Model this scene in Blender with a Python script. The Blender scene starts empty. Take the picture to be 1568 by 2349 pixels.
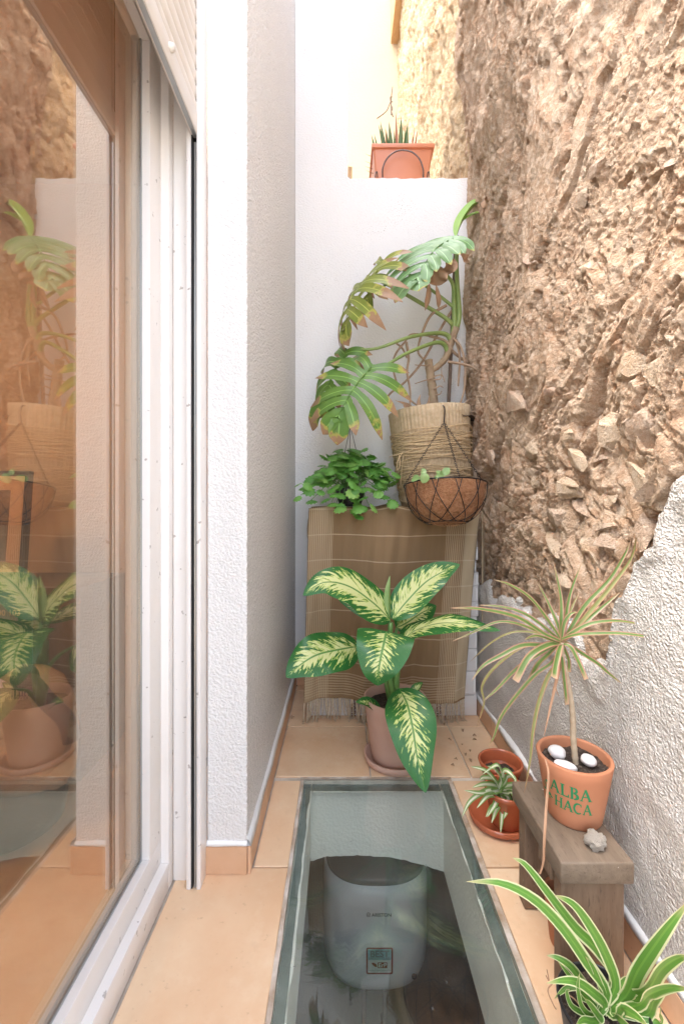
import bpy, bmesh, math, random
import numpy as np
from mathutils import Vector, Matrix

S = bpy.context.scene
C = S.collection
R = math.radians
rnd = random.Random(7)

# ------------------------------------------------------------ camera, sky, sun, exposure
F, VX, VY, EYE = 1000.0, 785.0, 1145.0, 1.10        # focal in photo units, vanishing point, eye height
cam = bpy.data.cameras.new('camera')
cam.sensor_fit = 'HORIZONTAL'
cam.sensor_width = 36.0
cam.lens = 36.0 * F / 1568.0
cam.shift_x = -(VX - 784.0) / 1568.0
cam.shift_y = -(1174.5 - VY) / 1568.0
cam.clip_start, cam.clip_end = 0.02, 200.0
camo = bpy.data.objects.new('camera', cam)
camo.location = (0, 0, EYE)
camo.rotation_euler = (R(90), 0, 0)
C.objects.link(camo)
S.camera = camo

SUN_EL, SUN_AZ = 64.0, -102.0          # azimuth measured from +Y towards +X: sun stands to the left
w = bpy.data.worlds.new('World')
S.world = w
w.use_nodes = True
nt = w.node_tree
bg = nt.nodes['Background']
sky = nt.nodes.new('ShaderNodeTexSky')
sky.sky_type = 'NISHITA'
sky.sun_disc = False
sky.sun_elevation = R(SUN_EL)
sky.sun_rotation = R(SUN_AZ)
sky.dust_density = 3.5
sky.air_density = 1.0
hs = nt.nodes.new('ShaderNodeHueSaturation')          # thin pale cloud: a whiter sky than clear blue
hs.inputs['Saturation'].default_value = 0.55
nt.links.new(sky.outputs[0], hs.inputs['Color'])
nt.links.new(hs.outputs[0], bg.inputs[0])
bg.inputs[1].default_value = 0.15
sun = bpy.data.lights.new('sun', 'SUN')
sun.energy = 0.65
sun.angle = R(28)
sun.color = (1.0, 0.96, 0.90)
suno = bpy.data.objects.new('sun', sun)
sd = Vector((math.sin(R(SUN_AZ)) * math.cos(R(SUN_EL)), math.cos(R(SUN_AZ)) * math.cos(R(SUN_EL)), math.sin(R(SUN_EL))))
suno.rotation_euler = sd.to_track_quat('Z', 'Y').to_euler()
C.objects.link(suno)
vs = S.view_settings
vs.view_transform = 'Standard'
vs.look = 'None'
vs.gamma = 1.0
vs.exposure = 2.80
vs.use_curve_mapping = False
S.cycles.use_denoising = True
S.cycles.max_bounces = 14
S.cycles.diffuse_bounces = 8
S.cycles.glossy_bounces = 5
S.cycles.transmission_bounces = 6
S.cycles.transparent_max_bounces = 24
S.cycles.caustics_reflective = False
S.cycles.caustics_refractive = False
S.cycles.sample_clamp_indirect = 6.0

# ------------------------------------------------------------ helpers
def P(x, y, d):
    """photo units + distance in metres -> a place in the yard"""
    return Vector(((x - VX) * d / F, d, EYE - (y - VY) * d / F))
def zoomer(ox, oy, s):
    return lambda x, y, d: P(ox + x * s, oy + y * s, d)
Z4 = zoomer(627.2, 439.0, 0.36)
Z5 = zoomer(627.2, 1003.5, 0.36)
Z6 = zoomer(1034.9, 1191.7, 0.34)
Z8 = zoomer(595.8, 1630.7, 0.62)
ZS = zoomer(1223.0, 1913.0, 0.22)       # spider plant close-up
ZP = zoomer(846.7, 219.5, 0.16)         # planter close-up

def setp(o, label=None, cat=None, group=None, kind=None):
    if label: o['label'] = label
    if cat: o['category'] = cat
    if group: o['group'] = group
    if kind: o['kind'] = kind
    return o
def thing(name, loc, label, cat, group=None):
    o = bpy.data.objects.new(name, None)
    o.empty_display_size = 0.05
    o.location = loc
    C.objects.link(o)
    return setp(o, label, cat, group)
def root_of(o):
    p = Vector(o.location)
    while o.parent:
        o = o.parent
        p = p + o.location
    return p
def link(name, me, parent=None, loc=None, rot=None, scale=None):
    o = bpy.data.objects.new(name, me)
    C.objects.link(o)
    if parent is not None: o.parent = parent
    if loc is not None: o.location = loc
    if rot is not None: o.rotation_euler = rot
    if scale is not None: o.scale = scale
    return o

class MB:
    """collects world-space geometry and links it as one mesh"""
    def __init__(s): s.v = []; s.f = []; s.uv = []; s.mi = []
    def add(s, verts, faces, uvs=None, mi=0):
        b = len(s.v)
        s.v += [tuple(p) for p in verts]
        for k, fc in enumerate(faces):
            s.f.append(tuple(i + b for i in fc)); s.mi.append(mi)
            s.uv.append([uvs[i] for i in fc] if uvs is not None else [(0, 0)] * len(fc))
    def box(s, a, b, mi=0):
        x0, y0, z0 = a; x1, y1, z1 = b
        v = [(x0,y0,z0),(x1,y0,z0),(x1,y1,z0),(x0,y1,z0),(x0,y0,z1),(x1,y0,z1),(x1,y1,z1),(x0,y1,z1)]
        s.add(v, [(0,3,2,1),(4,5,6,7),(0,1,5,4),(1,2,6,5),(2,3,7,6),(3,0,4,7)], mi=mi)
    def mesh(s, name, origin=(0,0,0), mats=(), smooth=False):
        me = bpy.data.meshes.new(name)
        ox, oy, oz = origin
        me.from_pydata([(p[0]-ox, p[1]-oy, p[2]-oz) for p in s.v], [], s.f)
        uvl = me.uv_layers.new(name='UVMap')
        flat = [c for fc in s.uv for uv in fc for c in uv]
        uvl.data.foreach_set('uv', flat)
        for m in mats: me.materials.append(m)
        me.polygons.foreach_set('material_index', s.mi)
        if smooth: me.polygons.foreach_set('use_smooth', [True] * len(s.f))
        me.update()
        return me
    def build(s, name, mats, parent=None, smooth=False, bevel=0.0, seg=2, loc=None):
        if not isinstance(mats, (list, tuple)): mats = [mats]
        org = root_of(parent) if parent is not None else (Vector(loc) if loc is not None else Vector((0,0,0)))
        me = s.mesh(name, org, mats, smooth)
        if bevel:
            bm = bmesh.new(); bm.from_mesh(me)
            bmesh.ops.remove_doubles(bm, verts=bm.verts, dist=1e-6)
            bmesh.ops.bevel(bm, geom=[e for e in bm.edges if len(e.link_faces) == 2 and e.calc_face_angle(0) > 0.5], offset=bevel, segments=seg, affect='EDGES', profile=0.5)
            bm.to_mesh(me); bm.free()
            me.polygons.foreach_set('use_smooth', [True] * len(me.polygons))
            me.set_sharp_from_angle(angle=R(40))
        return link(name, me, parent, loc=None if parent is not None else org)

def catmull(pts, n):
    p = [Vector(q) for q in pts]
    if len(p) == 2: return [p[0].lerp(p[1], i / n) for i in range(n + 1)]
    p = [p[0] * 2 - p[1]] + p + [p[-1] * 2 - p[-2]]
    m = len(p) - 3
    out = []
    for i in range(n + 1):
        t = i / n * m
        k = min(int(t), m - 1); t -= k
        a, b, c, d = p[k], p[k+1], p[k+2], p[k+3]
        out.append(0.5 * ((2*b) + (c-a)*t + (2*a-5*b+4*c-d)*t*t + (3*b-a-3*c+d)*t*t*t))
    return out
def tube(mb, pts, rad, n=24, seg=6, mi=0, smoothcurve=True, bumps=None):
    c = catmull(pts, n) if smoothcurve else [Vector(q) for q in pts]
    n = len(c) - 1
    vs_, uv = [], []
    up = Vector((0.13, 0.31, 1)).normalized()
    for i, q in enumerate(c):
        t = (c[min(i+1, n)] - c[max(i-1, 0)])
        t = t.normalized() if t.length > 1e-9 else Vector((0,0,1))
        a = t.cross(up)
        if a.length < 1e-3: a = t.cross(Vector((1,0,0)))
        a.normalize(); b = t.cross(a)
        up = b.cross(t) * -1 if False else up
        r = rad(i / n) if callable(rad) else rad
        if bumps: r *= bumps(i)
        for k in range(seg):
            an = 2 * math.pi * k / seg
            vs_.append(q + a * (math.cos(an) * r) + b * (math.sin(an) * r)); uv.append((k / seg, i / n))
    fs = [(i*seg+k, i*seg+(k+1) % seg, (i+1)*seg+(k+1) % seg, (i+1)*seg+k) for i in range(n) for k in range(seg)]
    fs += [tuple(range(seg))[::-1], tuple(n*seg+k for k in range(seg))]
    mb.add(vs_, fs, uv, mi)
def lathe(mb, cx, cy, prof, seg=48, mi=0, rmod=None, tilt=None):
    vs_, uv = [], []
    for j, (r, z) in enumerate(prof):
        for k in range(seg):
            an = 2 * math.pi * k / seg
            rr = r * (rmod(an, j) if rmod else 1)
            vs_.append(Vector((cx + math.cos(an) * rr, cy + math.sin(an) * rr, z))); uv.append((k / seg, j / max(1, len(prof)-1)))
    if tilt:
        piv, M = tilt
        vs_ = [piv + M @ (q - piv) for q in vs_]
    fs = [(j*seg+k, j*seg+(k+1) % seg, (j+1)*seg+(k+1) % seg, (j+1)*seg+k) for j in range(len(prof)-1) for k in range(seg)]
    mb.add(vs_, fs, uv, mi)
    return vs_

def leaf(mb, pts, W, nrm, prof='broad', fold=0.2, curl=0.0, m=8, rows=24, wave=0.0, twist=0.0, ph=0.0, mi=0):
    """a blade along a curve; nrm is the side the upper face looks to"""
    c = catmull(pts, rows)
    nrm = Vector(nrm).normalized()
    vs_, uv = [], []
    for i, q in enumerate(c):
        t = i / rows
        T = (c[min(i+1, rows)] - c[max(i-1, 0)]).normalized()
        nn = nrm
        if twist: nn = Matrix.Rotation(twist * t, 3, T) @ nrm
        sd_ = nn.cross(T)
        if sd_.length < 1e-3: sd_ = Vector((1, 0, 0))
        sd_.normalize()
        up = T.cross(sd_).normalized()
        if up.dot(nn) < 0: up = -up
        if prof == 'broad': wv = (math.sin(math.pi * min(1, t ** 0.78)) ** 0.72) * (1 - 0.15 * t) if 0 < t < 1 else 0.0
        elif prof == 'heart': wv = min(1, (t / 0.10)) ** 0.5 * (1 - t ** 2.2) ** 0.75 if t < 1 else 0
        elif prof == 'strap': wv = (0.55 + 0.45 * min(1, t * 3)) * (1 - t ** 3.0) ** 0.8 if t < 1 else 0.02
        elif prof == 'cut': wv = (0.6 + 0.4 * min(1, t * 3))
        elif prof == 'spike': wv = (1 - t) ** 0.8 * (0.8 + 0.2 * math.sin(t * 3))
        elif prof == 'cast': wv = math.sin(math.pi * min(1, 0.04 + 0.96 * t ** 0.9)) ** 0.8
        wv = max(wv, 0.015) * W
        for k in range(m + 1):
            u = -1 + 2 * k / m
            off = fold * abs(u) * wv - curl * (abs(u) ** 2) * wv
            if wave: off += wave * wv * (abs(u) ** 1.5) * math.sin(t * 13 + ph + (1.7 if u > 0 else 0))
            vs_.append(q + sd_ * (u * wv) + up * off); uv.append((k / m, t))
    fs = [(i*(m+1)+k, i*(m+1)+k+1, (i+1)*(m+1)+k+1, (i+1)*(m+1)+k) for i in range(rows) for k in range(m)]
    mb.add(vs_, fs, uv, mi)

def text_polys(body, size=1.0, offset=0.0, align='CENTER'):
    cu = bpy.data.curves.new('txt', 'FONT')
    cu.body = body; cu.size = size; cu.align_x = align; cu.align_y = 'CENTER'; cu.offset = offset; cu.resolution_u = 3
    ob = bpy.data.objects.new('txt', cu)
    me = bpy.data.meshes.new_from_object(ob)
    v = [tuple(q.co) for q in me.vertices]; f = [tuple(q.vertices) for q in me.polygons]
    bpy.data.objects.remove(ob); bpy.data.meshes.remove(me); bpy.data.curves.remove(cu)
    return v, f
def text_on(mb, body, org, ex, ey, size, offset=0.0, lift=0.0, mi=0):
    v, f = text_polys(body, size, offset)
    ex, ey = Vector(ex), Vector(ey); n = ex.cross(ey)
    mb.add([Vector(org) + ex * a[0] + ey * a[1] + n * lift for a in v], f, mi=mi)

# numpy value noise
def _h(i, j, k, seed):
    n = (i * 374761393 + j * 668265263 + k * 1274126177 + seed * 974711) & 0xffffffff
    n = ((n ^ (n >> 13)) * 1274126177) & 0xffffffff
    n = ((n ^ (n >> 16)) * 2246822519) & 0xffffffff
    return ((n ^ (n >> 15)) & 0xffffff) / float(0xffffff)
def vnoise(x, y, z=0.0, seed=0):
    x = np.asarray(x, float); y = np.asarray(y, float); z = np.zeros_like(x) + z
    xi, yi, zi = np.floor(x).astype(np.int64), np.floor(y).astype(np.int64), np.floor(z).astype(np.int64)
    fx, fy, fz = x - xi, y - yi, z - zi
    fx, fy, fz = [t * t * t * (t * (t * 6 - 15) + 10) for t in (fx, fy, fz)]
    r = 0
    for a in (0, 1):
        for b in (0, 1):
            for c_ in (0, 1):
                wgt = (fx if a else 1 - fx) * (fy if b else 1 - fy) * (fz if c_ else 1 - fz)
                r = r + wgt * _h(xi + a, yi + b, zi + c_, seed)
    return r * 2 - 1
def fbm(x, y, z=0.0, oct=4, seed=0, gain=0.5):
    a, s, r = 1.0, 1.0, 0
    for o in range(oct):
        r = r + a * vnoise(x * s, y * s, z * s, seed + o * 17); a *= gain; s *= 2.03
    return r
def ridged(x, y, oct=4, seed=0):
    a, s, r = 1.0, 1.0, 0
    for o in range(oct):
        r = r + a * (1 - np.abs(vnoise(x * s, y * s, 0.0, seed + o * 13)) * 2); a *= 0.5; s *= 2.1
    return r
def worley(x, y, seed=0, jit=0.9):
    """nearest and second nearest distances and the id of the nearest cell"""
    xi, yi = np.floor(x).astype(np.int64), np.floor(y).astype(np.int64)
    f1 = np.full(x.shape, 9.0); f2 = np.full(x.shape, 9.0); cid = np.zeros(x.shape)
    for a in (-1, 0, 1):
        for b in (-1, 0, 1):
            cx = xi + a + 0.5 + jit * (_h(xi + a, yi + b, np.int64(1), seed) - 0.5)
            cy = yi + b + 0.5 + jit * (_h(xi + a, yi + b, np.int64(2), seed) - 0.5)
            dd = np.hypot(x - cx, y - cy)
            near = dd < f1
            f2 = np.where(near, f1, np.minimum(f2, dd))
            cid = np.where(near, _h(xi + a, yi + b, np.int64(3), seed), cid)
            f1 = np.where(near, dd, f1)
    return f1, f2, cid
def grid_mesh(name, V, nu, nv, mats, keep=None, uv=None, smooth=True):
    """V: (nu*nv, 3) array, row-major (u rows, v columns)"""
    idx = np.arange(nu * nv).reshape(nu, nv)
    q = np.stack([idx[:-1, :-1], idx[1:, :-1], idx[1:, 1:], idx[:-1, 1:]], -1).reshape(-1, 4)
    if keep is not None:
        q = q[keep]
        used = np.unique(q)
        rm = np.full(nu * nv, -1); rm[used] = np.arange(len(used))
        V = V[used]; q = rm[q]
        if uv is not None: uv = uv[used]
    me = bpy.data.meshes.new(name)
    me.vertices.add(len(V)); me.vertices.foreach_set('co', V.astype(np.float32).ravel())
    me.loops.add(q.size); me.loops.foreach_set('vertex_index', q.astype(np.int32).ravel())
    me.polygons.add(len(q)); me.polygons.foreach_set('loop_start', (np.arange(len(q)) * 4).astype(np.int32))
    me.polygons.foreach_set('use_smooth', np.full(len(q), smooth))
    if uv is not None:
        l = me.uv_layers.new(name='UVMap'); l.data.foreach_set('uv', uv[q.ravel()].astype(np.float32).ravel())
    for m in mats: me.materials.append(m)
    me.update(calc_edges=True); me.validate()
    return me

# ------------------------------------------------------------ materials
def _new(name):
    m = bpy.data.materials.new(name); m.use_nodes = True
    t = m.node_tree
    return m, t, t.nodes['Principled BSDF'], t.nodes, t.links
def coords(N, L, kind='Object', scale=(1, 1, 1)):
    tc = N.new('ShaderNodeTexCoord'); mp = N.new('ShaderNodeMapping'); mp.inputs['Scale'].default_value = scale
    L.new(tc.outputs[kind], mp.inputs['Vector'])
    return mp.outputs[0]
def noise(N, L, vec, scale, detail=3.0, rough=0.55):
    n = N.new('ShaderNodeTexNoise'); n.inputs['Scale'].default_value = scale
    n.inputs['Detail'].default_value = detail; n.inputs['Roughness'].default_value = rough
    L.new(vec, n.inputs['Vector'])
    return n.outputs[0]
def ramp(N, L, fac, stops, interp='LINEAR'):
    r = N.new('ShaderNodeValToRGB'); cr = r.color_ramp; cr.interpolation = interp
    while len(cr.elements) < len(stops): cr.elements.new(0.5)
    for e, (p, c) in zip(cr.elements, stops):
        e.position = p; e.color = (c[0], c[1], c[2], 1) if hasattr(c, '__len__') else (c, c, c, 1)
    L.new(fac, r.inputs[0])
    return r.outputs[0]
def mix(N, L, fac, a, b, mode='MIX'):
    x = N.new('ShaderNodeMix'); x.data_type = 'RGBA'; x.blend_type = mode
    for sock, val in ((x.inputs[0], fac), (x.inputs[6], a), (x.inputs[7], b)):
        if isinstance(val, (int, float)): sock.default_value = val
        elif isinstance(val, (tuple, list)): sock.default_value = (*val[:3], 1)
        else: L.new(val, sock)
    return x.outputs[2]
def mth(N, L, op, a, b=None, clamp=False):
    x = N.new('ShaderNodeMath'); x.operation = op; x.use_clamp = clamp
    for i, val in enumerate((a, b)):
        if val is None: continue
        if isinstance(val, (int, float)): x.inputs[i].default_value = val
        else: L.new(val, x.inputs[i])
    return x.outputs[0]
def bump(N, L, h, strength, dist, bsdf, prev=None):
    b = N.new('ShaderNodeBump'); b.inputs['Strength'].default_value = strength; b.inputs['Distance'].default_value = dist
    L.new(h, b.inputs['Height'])
    if prev is not None: L.new(prev, b.inputs['Normal'])
    L.new(b.outputs[0], bsdf.inputs['Normal'])
    return b.outputs[0]
def simple(name, col, rough=0.5, col2=None, vscale=6.0, bscale=None, bstr=0.2, bdist=0.002, metal=0.0, spec=0.5, stretch=(1,1,1), coat=0.0):
    m, t, B, N, L = _new(name)
    B.inputs['Roughness'].default_value = rough; B.inputs['Metallic'].default_value = metal
    B.inputs['Specular IOR Level'].default_value = spec
    if coat: B.inputs['Coat Weight'].default_value = coat; B.inputs['Coat Roughness'].default_value = 0.15
    v = coords(N, L, scale=stretch)
    if col2 is not None:
        f = ramp(N, L, noise(N, L, v, vscale, 5), [(0.35, 0.0), (0.68, 1.0)])
        L.new(mix(N, L, f, col, col2), B.inputs['Base Color'])
    else: B.inputs['Base Color'].default_value = (*col, 1)
    if bscale: bump(N, L, noise(N, L, v, bscale, 4), bstr, bdist, B)
    return m
def leafify(m, bs, amount=0.22, col=None):
    """thin leaf: some light passes through"""
    t = m.node_tree; N, L = t.nodes, t.links
    tr = N.new('ShaderNodeBsdfTranslucent'); mx = N.new('ShaderNodeMixShader'); mx.inputs[0].default_value = amount
    src = bs.inputs['Base Color']
    if src.is_linked: L.new(src.links[0].from_socket, tr.inputs[0])
    else: tr.inputs[0].default_value = src.default_value
    L.new(bs.outputs[0], mx.inputs[1]); L.new(tr.outputs[0], mx.inputs[2])
    L.new(mx.outputs[0], N['Material Output'].inputs['Surface'])

def plaster(name, col, rough, grain, strength, dist, spec=0.5, dirt=None, coarse=0.0):
    m, t, B, N, L = _new(name)
    v = coords(N, L)
    f = ramp(N, L, noise(N, L, v, 2.3, 6, 0.6), [(0.3, 0.0), (0.75, 1.0)])
    c = mix(N, L, f, col, [x * 0.955 for x in col])
    if dirt:
        n2 = noise(N, L, v, 160.0, 2, 0.5); n3 = noise(N, L, v, 3.1, 3)
        k = mth(N, L, 'MULTIPLY', ramp(N, L, n2, [(0.60, 0.0), (0.68, 1.0)]), ramp(N, L, n3, [(0.52, 0.0), (0.66, 1.0)]))
        c = mix(N, L, mth(N, L, 'MULTIPLY', k, dirt), c, (0.30, 0.29, 0.27))
    L.new(c, B.inputs['Base Color'])
    B.inputs['Roughness'].default_value = rough; B.inputs['Specular IOR Level'].default_value = spec
    g1 = ramp(N, L, noise(N, L, v, grain, 2.5, 0.5), [(0.36, 0.0), (0.70, 1.0)])
    g2 = noise(N, L, v, grain * 0.22, 3)
    h = mth(N, L, 'ADD', g1, mth(N, L, 'MULTIPLY', g2, coarse if coarse else 0.9))
    bump(N, L, h, strength, dist, B)
    return m

M = {}
M['white_plaster'] = plaster('white_plaster', (0.77, 0.768, 0.762), 0.5, 150.0, 0.6, 0.0045, coarse=0.45)
M['gloss_plaster'] = plaster('gloss_plaster', (0.66, 0.63, 0.59), 0.15, 150.0, 1.0, 0.0065, spec=1.0, coarse=0.3)
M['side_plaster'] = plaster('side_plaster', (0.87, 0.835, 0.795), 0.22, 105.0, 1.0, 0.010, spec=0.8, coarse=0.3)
M['back_plaster'] = plaster('back_plaster', (0.79, 0.787, 0.785), 0.65, 105.0, 0.45, 0.003, dirt=0.8)
M['cream_wall'] = plaster('cream_wall', (0.64, 0.50, 0.33), 0.8, 40.0, 0.25, 0.004)
M['shaft_plaster'] = plaster('shaft_plaster', (0.90, 0.915, 0.86), 0.6, 90.0, 0.35, 0.004)
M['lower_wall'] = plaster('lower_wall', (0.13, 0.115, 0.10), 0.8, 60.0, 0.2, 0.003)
M['caulk'] = simple('caulk', (0.80, 0.80, 0.79), 0.5, bscale=60, bstr=0.4, bdist=0.004)
M['grout'] = simple('grout', (0.66, 0.60, 0.52), 0.9, (0.50, 0.44, 0.37), 20, 150, 0.4, 0.002)

def tile_mat(name, c1, c2, c3, rough=0.42):
    m, t, B, N, L = _new(name)
    v = coords(N, L)
    oi = N.new('ShaderNodeObjectInfo')
    ad = N.new('ShaderNodeVectorMath'); ad.operation = 'ADD'; L.new(v, ad.inputs[0])
    sc_ = N.new('ShaderNodeVectorMath'); sc_.operation = 'SCALE'; sc_.inputs[0].default_value = (17, 31, 5); L.new(oi.outputs['Random'], sc_.inputs['Scale'])
    L.new(sc_.outputs[0], ad.inputs[1]); v2 = ad.outputs[0]
    f = ramp(N, L, noise(N, L, v2, 3.4, 5, 0.6), [(0.30, 0.0), (0.72, 1.0)])
    c = mix(N, L, f, c1, c2)
    f2 = ramp(N, L, noise(N, L, v2, 9.0, 6, 0.65), [(0.52, 0.0), (0.74, 1.0)])
    c = mix(N, L, mth(N, L, 'MULTIPLY', f2, 0.55), c, c3)
    sp = ramp(N, L, noise(N, L, v2, 70.0, 3, 0.6), [(0.66, 0.0), (0.74, 1.0)])
    c = mix(N, L, mth(N, L, 'MULTIPLY', sp, 0.35), c, (0.40, 0.25, 0.15))
    gr = mth(N, L, 'MULTIPLY', ramp(N, L, noise(N, L, v2, 5.5, 7, 0.75), [(0.56, 0.0), (0.72, 1.0)]), 0.30)
    c = mix(N, L, gr, c, (0.42, 0.27, 0.16))
    hv = N.new('ShaderNodeHueSaturation'); L.new(c, hv.inputs['Color']); L.new(mth(N, L, 'ADD', mth(N, L, 'MULTIPLY', oi.outputs['Random'], 0.16), 0.92), hv.inputs['Value']); c = hv.outputs[0]
    L.new(c, B.inputs['Base Color'])
    L.new(ramp(N, L, noise(N, L, v2, 14, 3), [(0.3, rough - 0.06), (0.7, rough + 0.1)]), B.inputs['Roughness'])
    bump(N, L, noise(N, L, v2, 26.0, 5), 0.18, 0.002, B)
    return m
M['tile'] = tile_mat('terracotta_tile', (0.66, 0.41, 0.235), (0.76, 0.57, 0.38), (0.80, 0.65, 0.47))
M['skirting'] = tile_mat('skirting_tile', (0.60, 0.35, 0.20), (0.66, 0.43, 0.28), (0.50, 0.28, 0.15))

def stone_mat(name, cols, spec=0.25, stain=True):
    m, t, B, N, L = _new(name)
    tc = N.new('ShaderNodeTexCoord'); geo = N.new('ShaderNodeNewGeometry')
    v = geo.outputs['Position']
    a, b, c3, d = cols
    c = mix(N, L, ramp(N, L, noise(N, L, v, 3.2, 6, 0.62), [(0.34, 0.0), (0.64, 1.0)]), a, b)
    c = mix(N, L, ramp(N, L, noise(N, L, v, 7.5, 6, 0.65), [(0.50, 0.0), (0.66, 1.0)]), c, c3)
    c = mix(N, L, mth(N, L, 'MULTIPLY', ramp(N, L, noise(N, L, v, 38.0, 5, 0.75), [(0.46, 0.0), (0.62, 1.0)]), 0.7), c, d)
    c = mix(N, L, mth(N, L, 'MULTIPLY', ramp(N, L, noise(N, L, v, 150.0, 3, 0.7), [(0.58, 0.0), (0.72, 1.0)]), 0.4), c, [x * 0.5 for x in a])
    if stain:   # black mould low down towards the far corner
        sx = N.new('ShaderNodeSeparateXYZ'); L.new(v, sx.inputs[0])
        f = mth(N, L, 'MULTIPLY', mth(N, L, 'SUBTRACT', 1.0, mth(N, L, 'ABSOLUTE', mth(N, L, 'MULTIPLY', mth(N, L, 'SUBTRACT', sx.outputs[2], 0.72), 4.2)), True),
                mth(N, L, 'MULTIPLY', mth(N, L, 'SUBTRACT', sx.outputs[1], 1.35), 1.6, True))
        f = mth(N, L, 'MULTIPLY', f, ramp(N, L, noise(N, L, v, 11.0, 6, 0.7), [(0.40, 0.0), (0.60, 1.0)]), True)
        c = mix(N, L, mth(N, L, 'MULTIPLY', f, 0.9), c, (0.085, 0.065, 0.05))
    L.new(c, B.inputs['Base Color'])
    B.inputs['Roughness'].default_value = 0.85; B.inputs['Specular IOR Level'].default_value = spec
    h = mth(N, L, 'ADD', noise(N, L, v, 55.0, 6, 0.7), mth(N, L, 'MULTIPLY', noise(N, L, v, 210.0, 3, 0.6), 0.45))
    bump(N, L, h, 1.0, 0.018, B)
    return m
M['rubble'] = stone_mat('rubble', ((0.45, 0.29, 0.18), (0.58, 0.42, 0.295), (0.50, 0.305, 0.19), (0.72, 0.585, 0.45)))
M['stone'] = stone_mat('pale_stone', ((0.58, 0.425, 0.285), (0.66, 0.51, 0.37), (0.54, 0.37, 0.235), (0.72, 0.60, 0.47)), stain=False)
M['stone_rose'] = stone_mat('rose_stone', ((0.52, 0.37, 0.27), (0.60, 0.43, 0.31), (0.50, 0.32, 0.23), (0.66, 0.54, 0.43)), stain=False)
M['stone_grey'] = stone_mat('grey_stone', ((0.52, 0.375, 0.265), (0.60, 0.45, 0.33), (0.48, 0.33, 0.235), (0.68, 0.55, 0.43)), stain=False)
M['sunlit_stone'] = stone_mat('ochre_wall', ((0.44, 0.29, 0.15), (0.56, 0.41, 0.25), (0.40, 0.24, 0.11), (0.66, 0.54, 0.38)), stain=False)

def pvc_mat():
    m, t, B, N, L = _new('white_pvc')
    v = coords(N, L)
    sp = mth(N, L, 'MULTIPLY', ramp(N, L, noise(N, L, v, 46.0, 2, 0.5), [(0.70, 0.0), (0.74, 1.0)]), 0.6)
    gr = mth(N, L, 'MULTIPLY', ramp(N, L, noise(N, L, v, 4.0, 6, 0.65), [(0.5, 0.0), (0.8, 1.0)]), 0.35)
    c = mix(N, L, gr, (0.80, 0.775, 0.75), (0.68, 0.63, 0.57))
    L.new(mix(N, L, sp, c, (0.22, 0.18, 0.15)), B.inputs['Base Color'])
    B.inputs['Roughness'].default_value = 0.32
    bump(N, L, noise(N, L, v, 9, 3), 0.05, 0.002, B)
    return m
M['pvc'] = pvc_mat()
M['gasket'] = simple('black_rubber', (0.02, 0.02, 0.02), 0.6)
M['spacer'] = simple('grey_spacer', (0.36, 0.37, 0.37), 0.35, metal=0.6)
M['shutter'] = simple('shutter_slat', (0.74, 0.70, 0.65), 0.4, (0.66, 0.61, 0.55), 5)

def pane(name, tint, refl_tint, ior, extra, rough=0.0, dirt=False, haze_film=0.0):
    m, t, B, N, L = _new(name)
    N.remove(B)
    tr = N.new('ShaderNodeBsdfTransparent'); tr.inputs[0].default_value = (*tint, 1)
    gl = N.new('ShaderNodeBsdfGlossy'); gl.inputs[0].default_value = (*refl_tint, 1); gl.inputs['Roughness'].default_value = rough
    g_ = N.new('ShaderNodeNewGeometry'); dt = N.new('ShaderNodeVectorMath'); dt.operation = 'DOT_PRODUCT'
    L.new(g_.outputs['Normal'], dt.inputs[0]); L.new(g_.outputs['Incoming'], dt.inputs[1])
    f0 = ((ior - 1) / (ior + 1)) ** 2
    sch = mth(N, L, 'POWER', mth(N, L, 'SUBTRACT', 1.0, mth(N, L, 'ABSOLUTE', dt.outputs['Value'])), 5.0)
    f = mth(N, L, 'ADD', mth(N, L, 'ADD', mth(N, L, 'MULTIPLY', sch, 1 - f0), f0), extra, True)
    mx = N.new('ShaderNodeMixShader'); L.new(f, mx.inputs[0]); L.new(tr.outputs[0], mx.inputs[1]); L.new(gl.outputs[0], mx.inputs[2])
    out = mx.outputs[0]
    if dirt:
        v = coords(N, L)
        df = N.new('ShaderNodeBsdfDiffuse'); df.inputs[0].default_value = (0.72, 0.76, 0.72, 1)
        k = mth(N, L, 'ADD', mth(N, L, 'MULTIPLY', ramp(N, L, noise(N, L, v, 34.0, 4, 0.7), [(0.68, 0.0), (0.74, 1.0)]), 0.35),
                mth(N, L, 'MULTIPLY', ramp(N, L, noise(N, L, v, 4.0, 5, 0.6), [(0.35, 0.0), (0.8, 1.0)]), 0.05))
        m2 = N.new('ShaderNodeMixShader'); L.new(k, m2.inputs[0]); L.new(out, m2.inputs[1]); L.new(df.outputs[0], m2.inputs[2]); out = m2.outputs[0]
    if haze_film:   # thin even film that paints haze over the reflections
        df = N.new('ShaderNodeBsdfDiffuse'); df.inputs[0].default_value = (0.74, 0.70, 0.65, 1)
        m3 = N.new('ShaderNodeMixShader'); m3.inputs[0].default_value = haze_film; L.new(out, m3.inputs[1]); L.new(df.outputs[0], m3.inputs[2]); out = m3.outputs[0]
    L.new(out, N['Material Output'].inputs['Surface'])
    return m
M['door_glass'] = pane('coated_door_glass', (0.92, 0.87, 0.80), (1.0, 0.93, 0.83), 1.6, 0.23, haze_film=0.03)
M['floor_glass'] = pane('thick_floor_glass', (0.975, 0.99, 0.965), (0.97, 1.0, 0.97), 1.52, 0.045, dirt=True)
M['glass_rim'] = simple('sealant_band', (0.085, 0.12, 0.115), 0.25, (0.17, 0.21, 0.20), 18, 40, 0.2, 0.002)
M['white_seal'] = simple('white_sealant', (0.74, 0.77, 0.74), 0.5, bscale=50, bstr=0.5, bdist=0.004)
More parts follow.
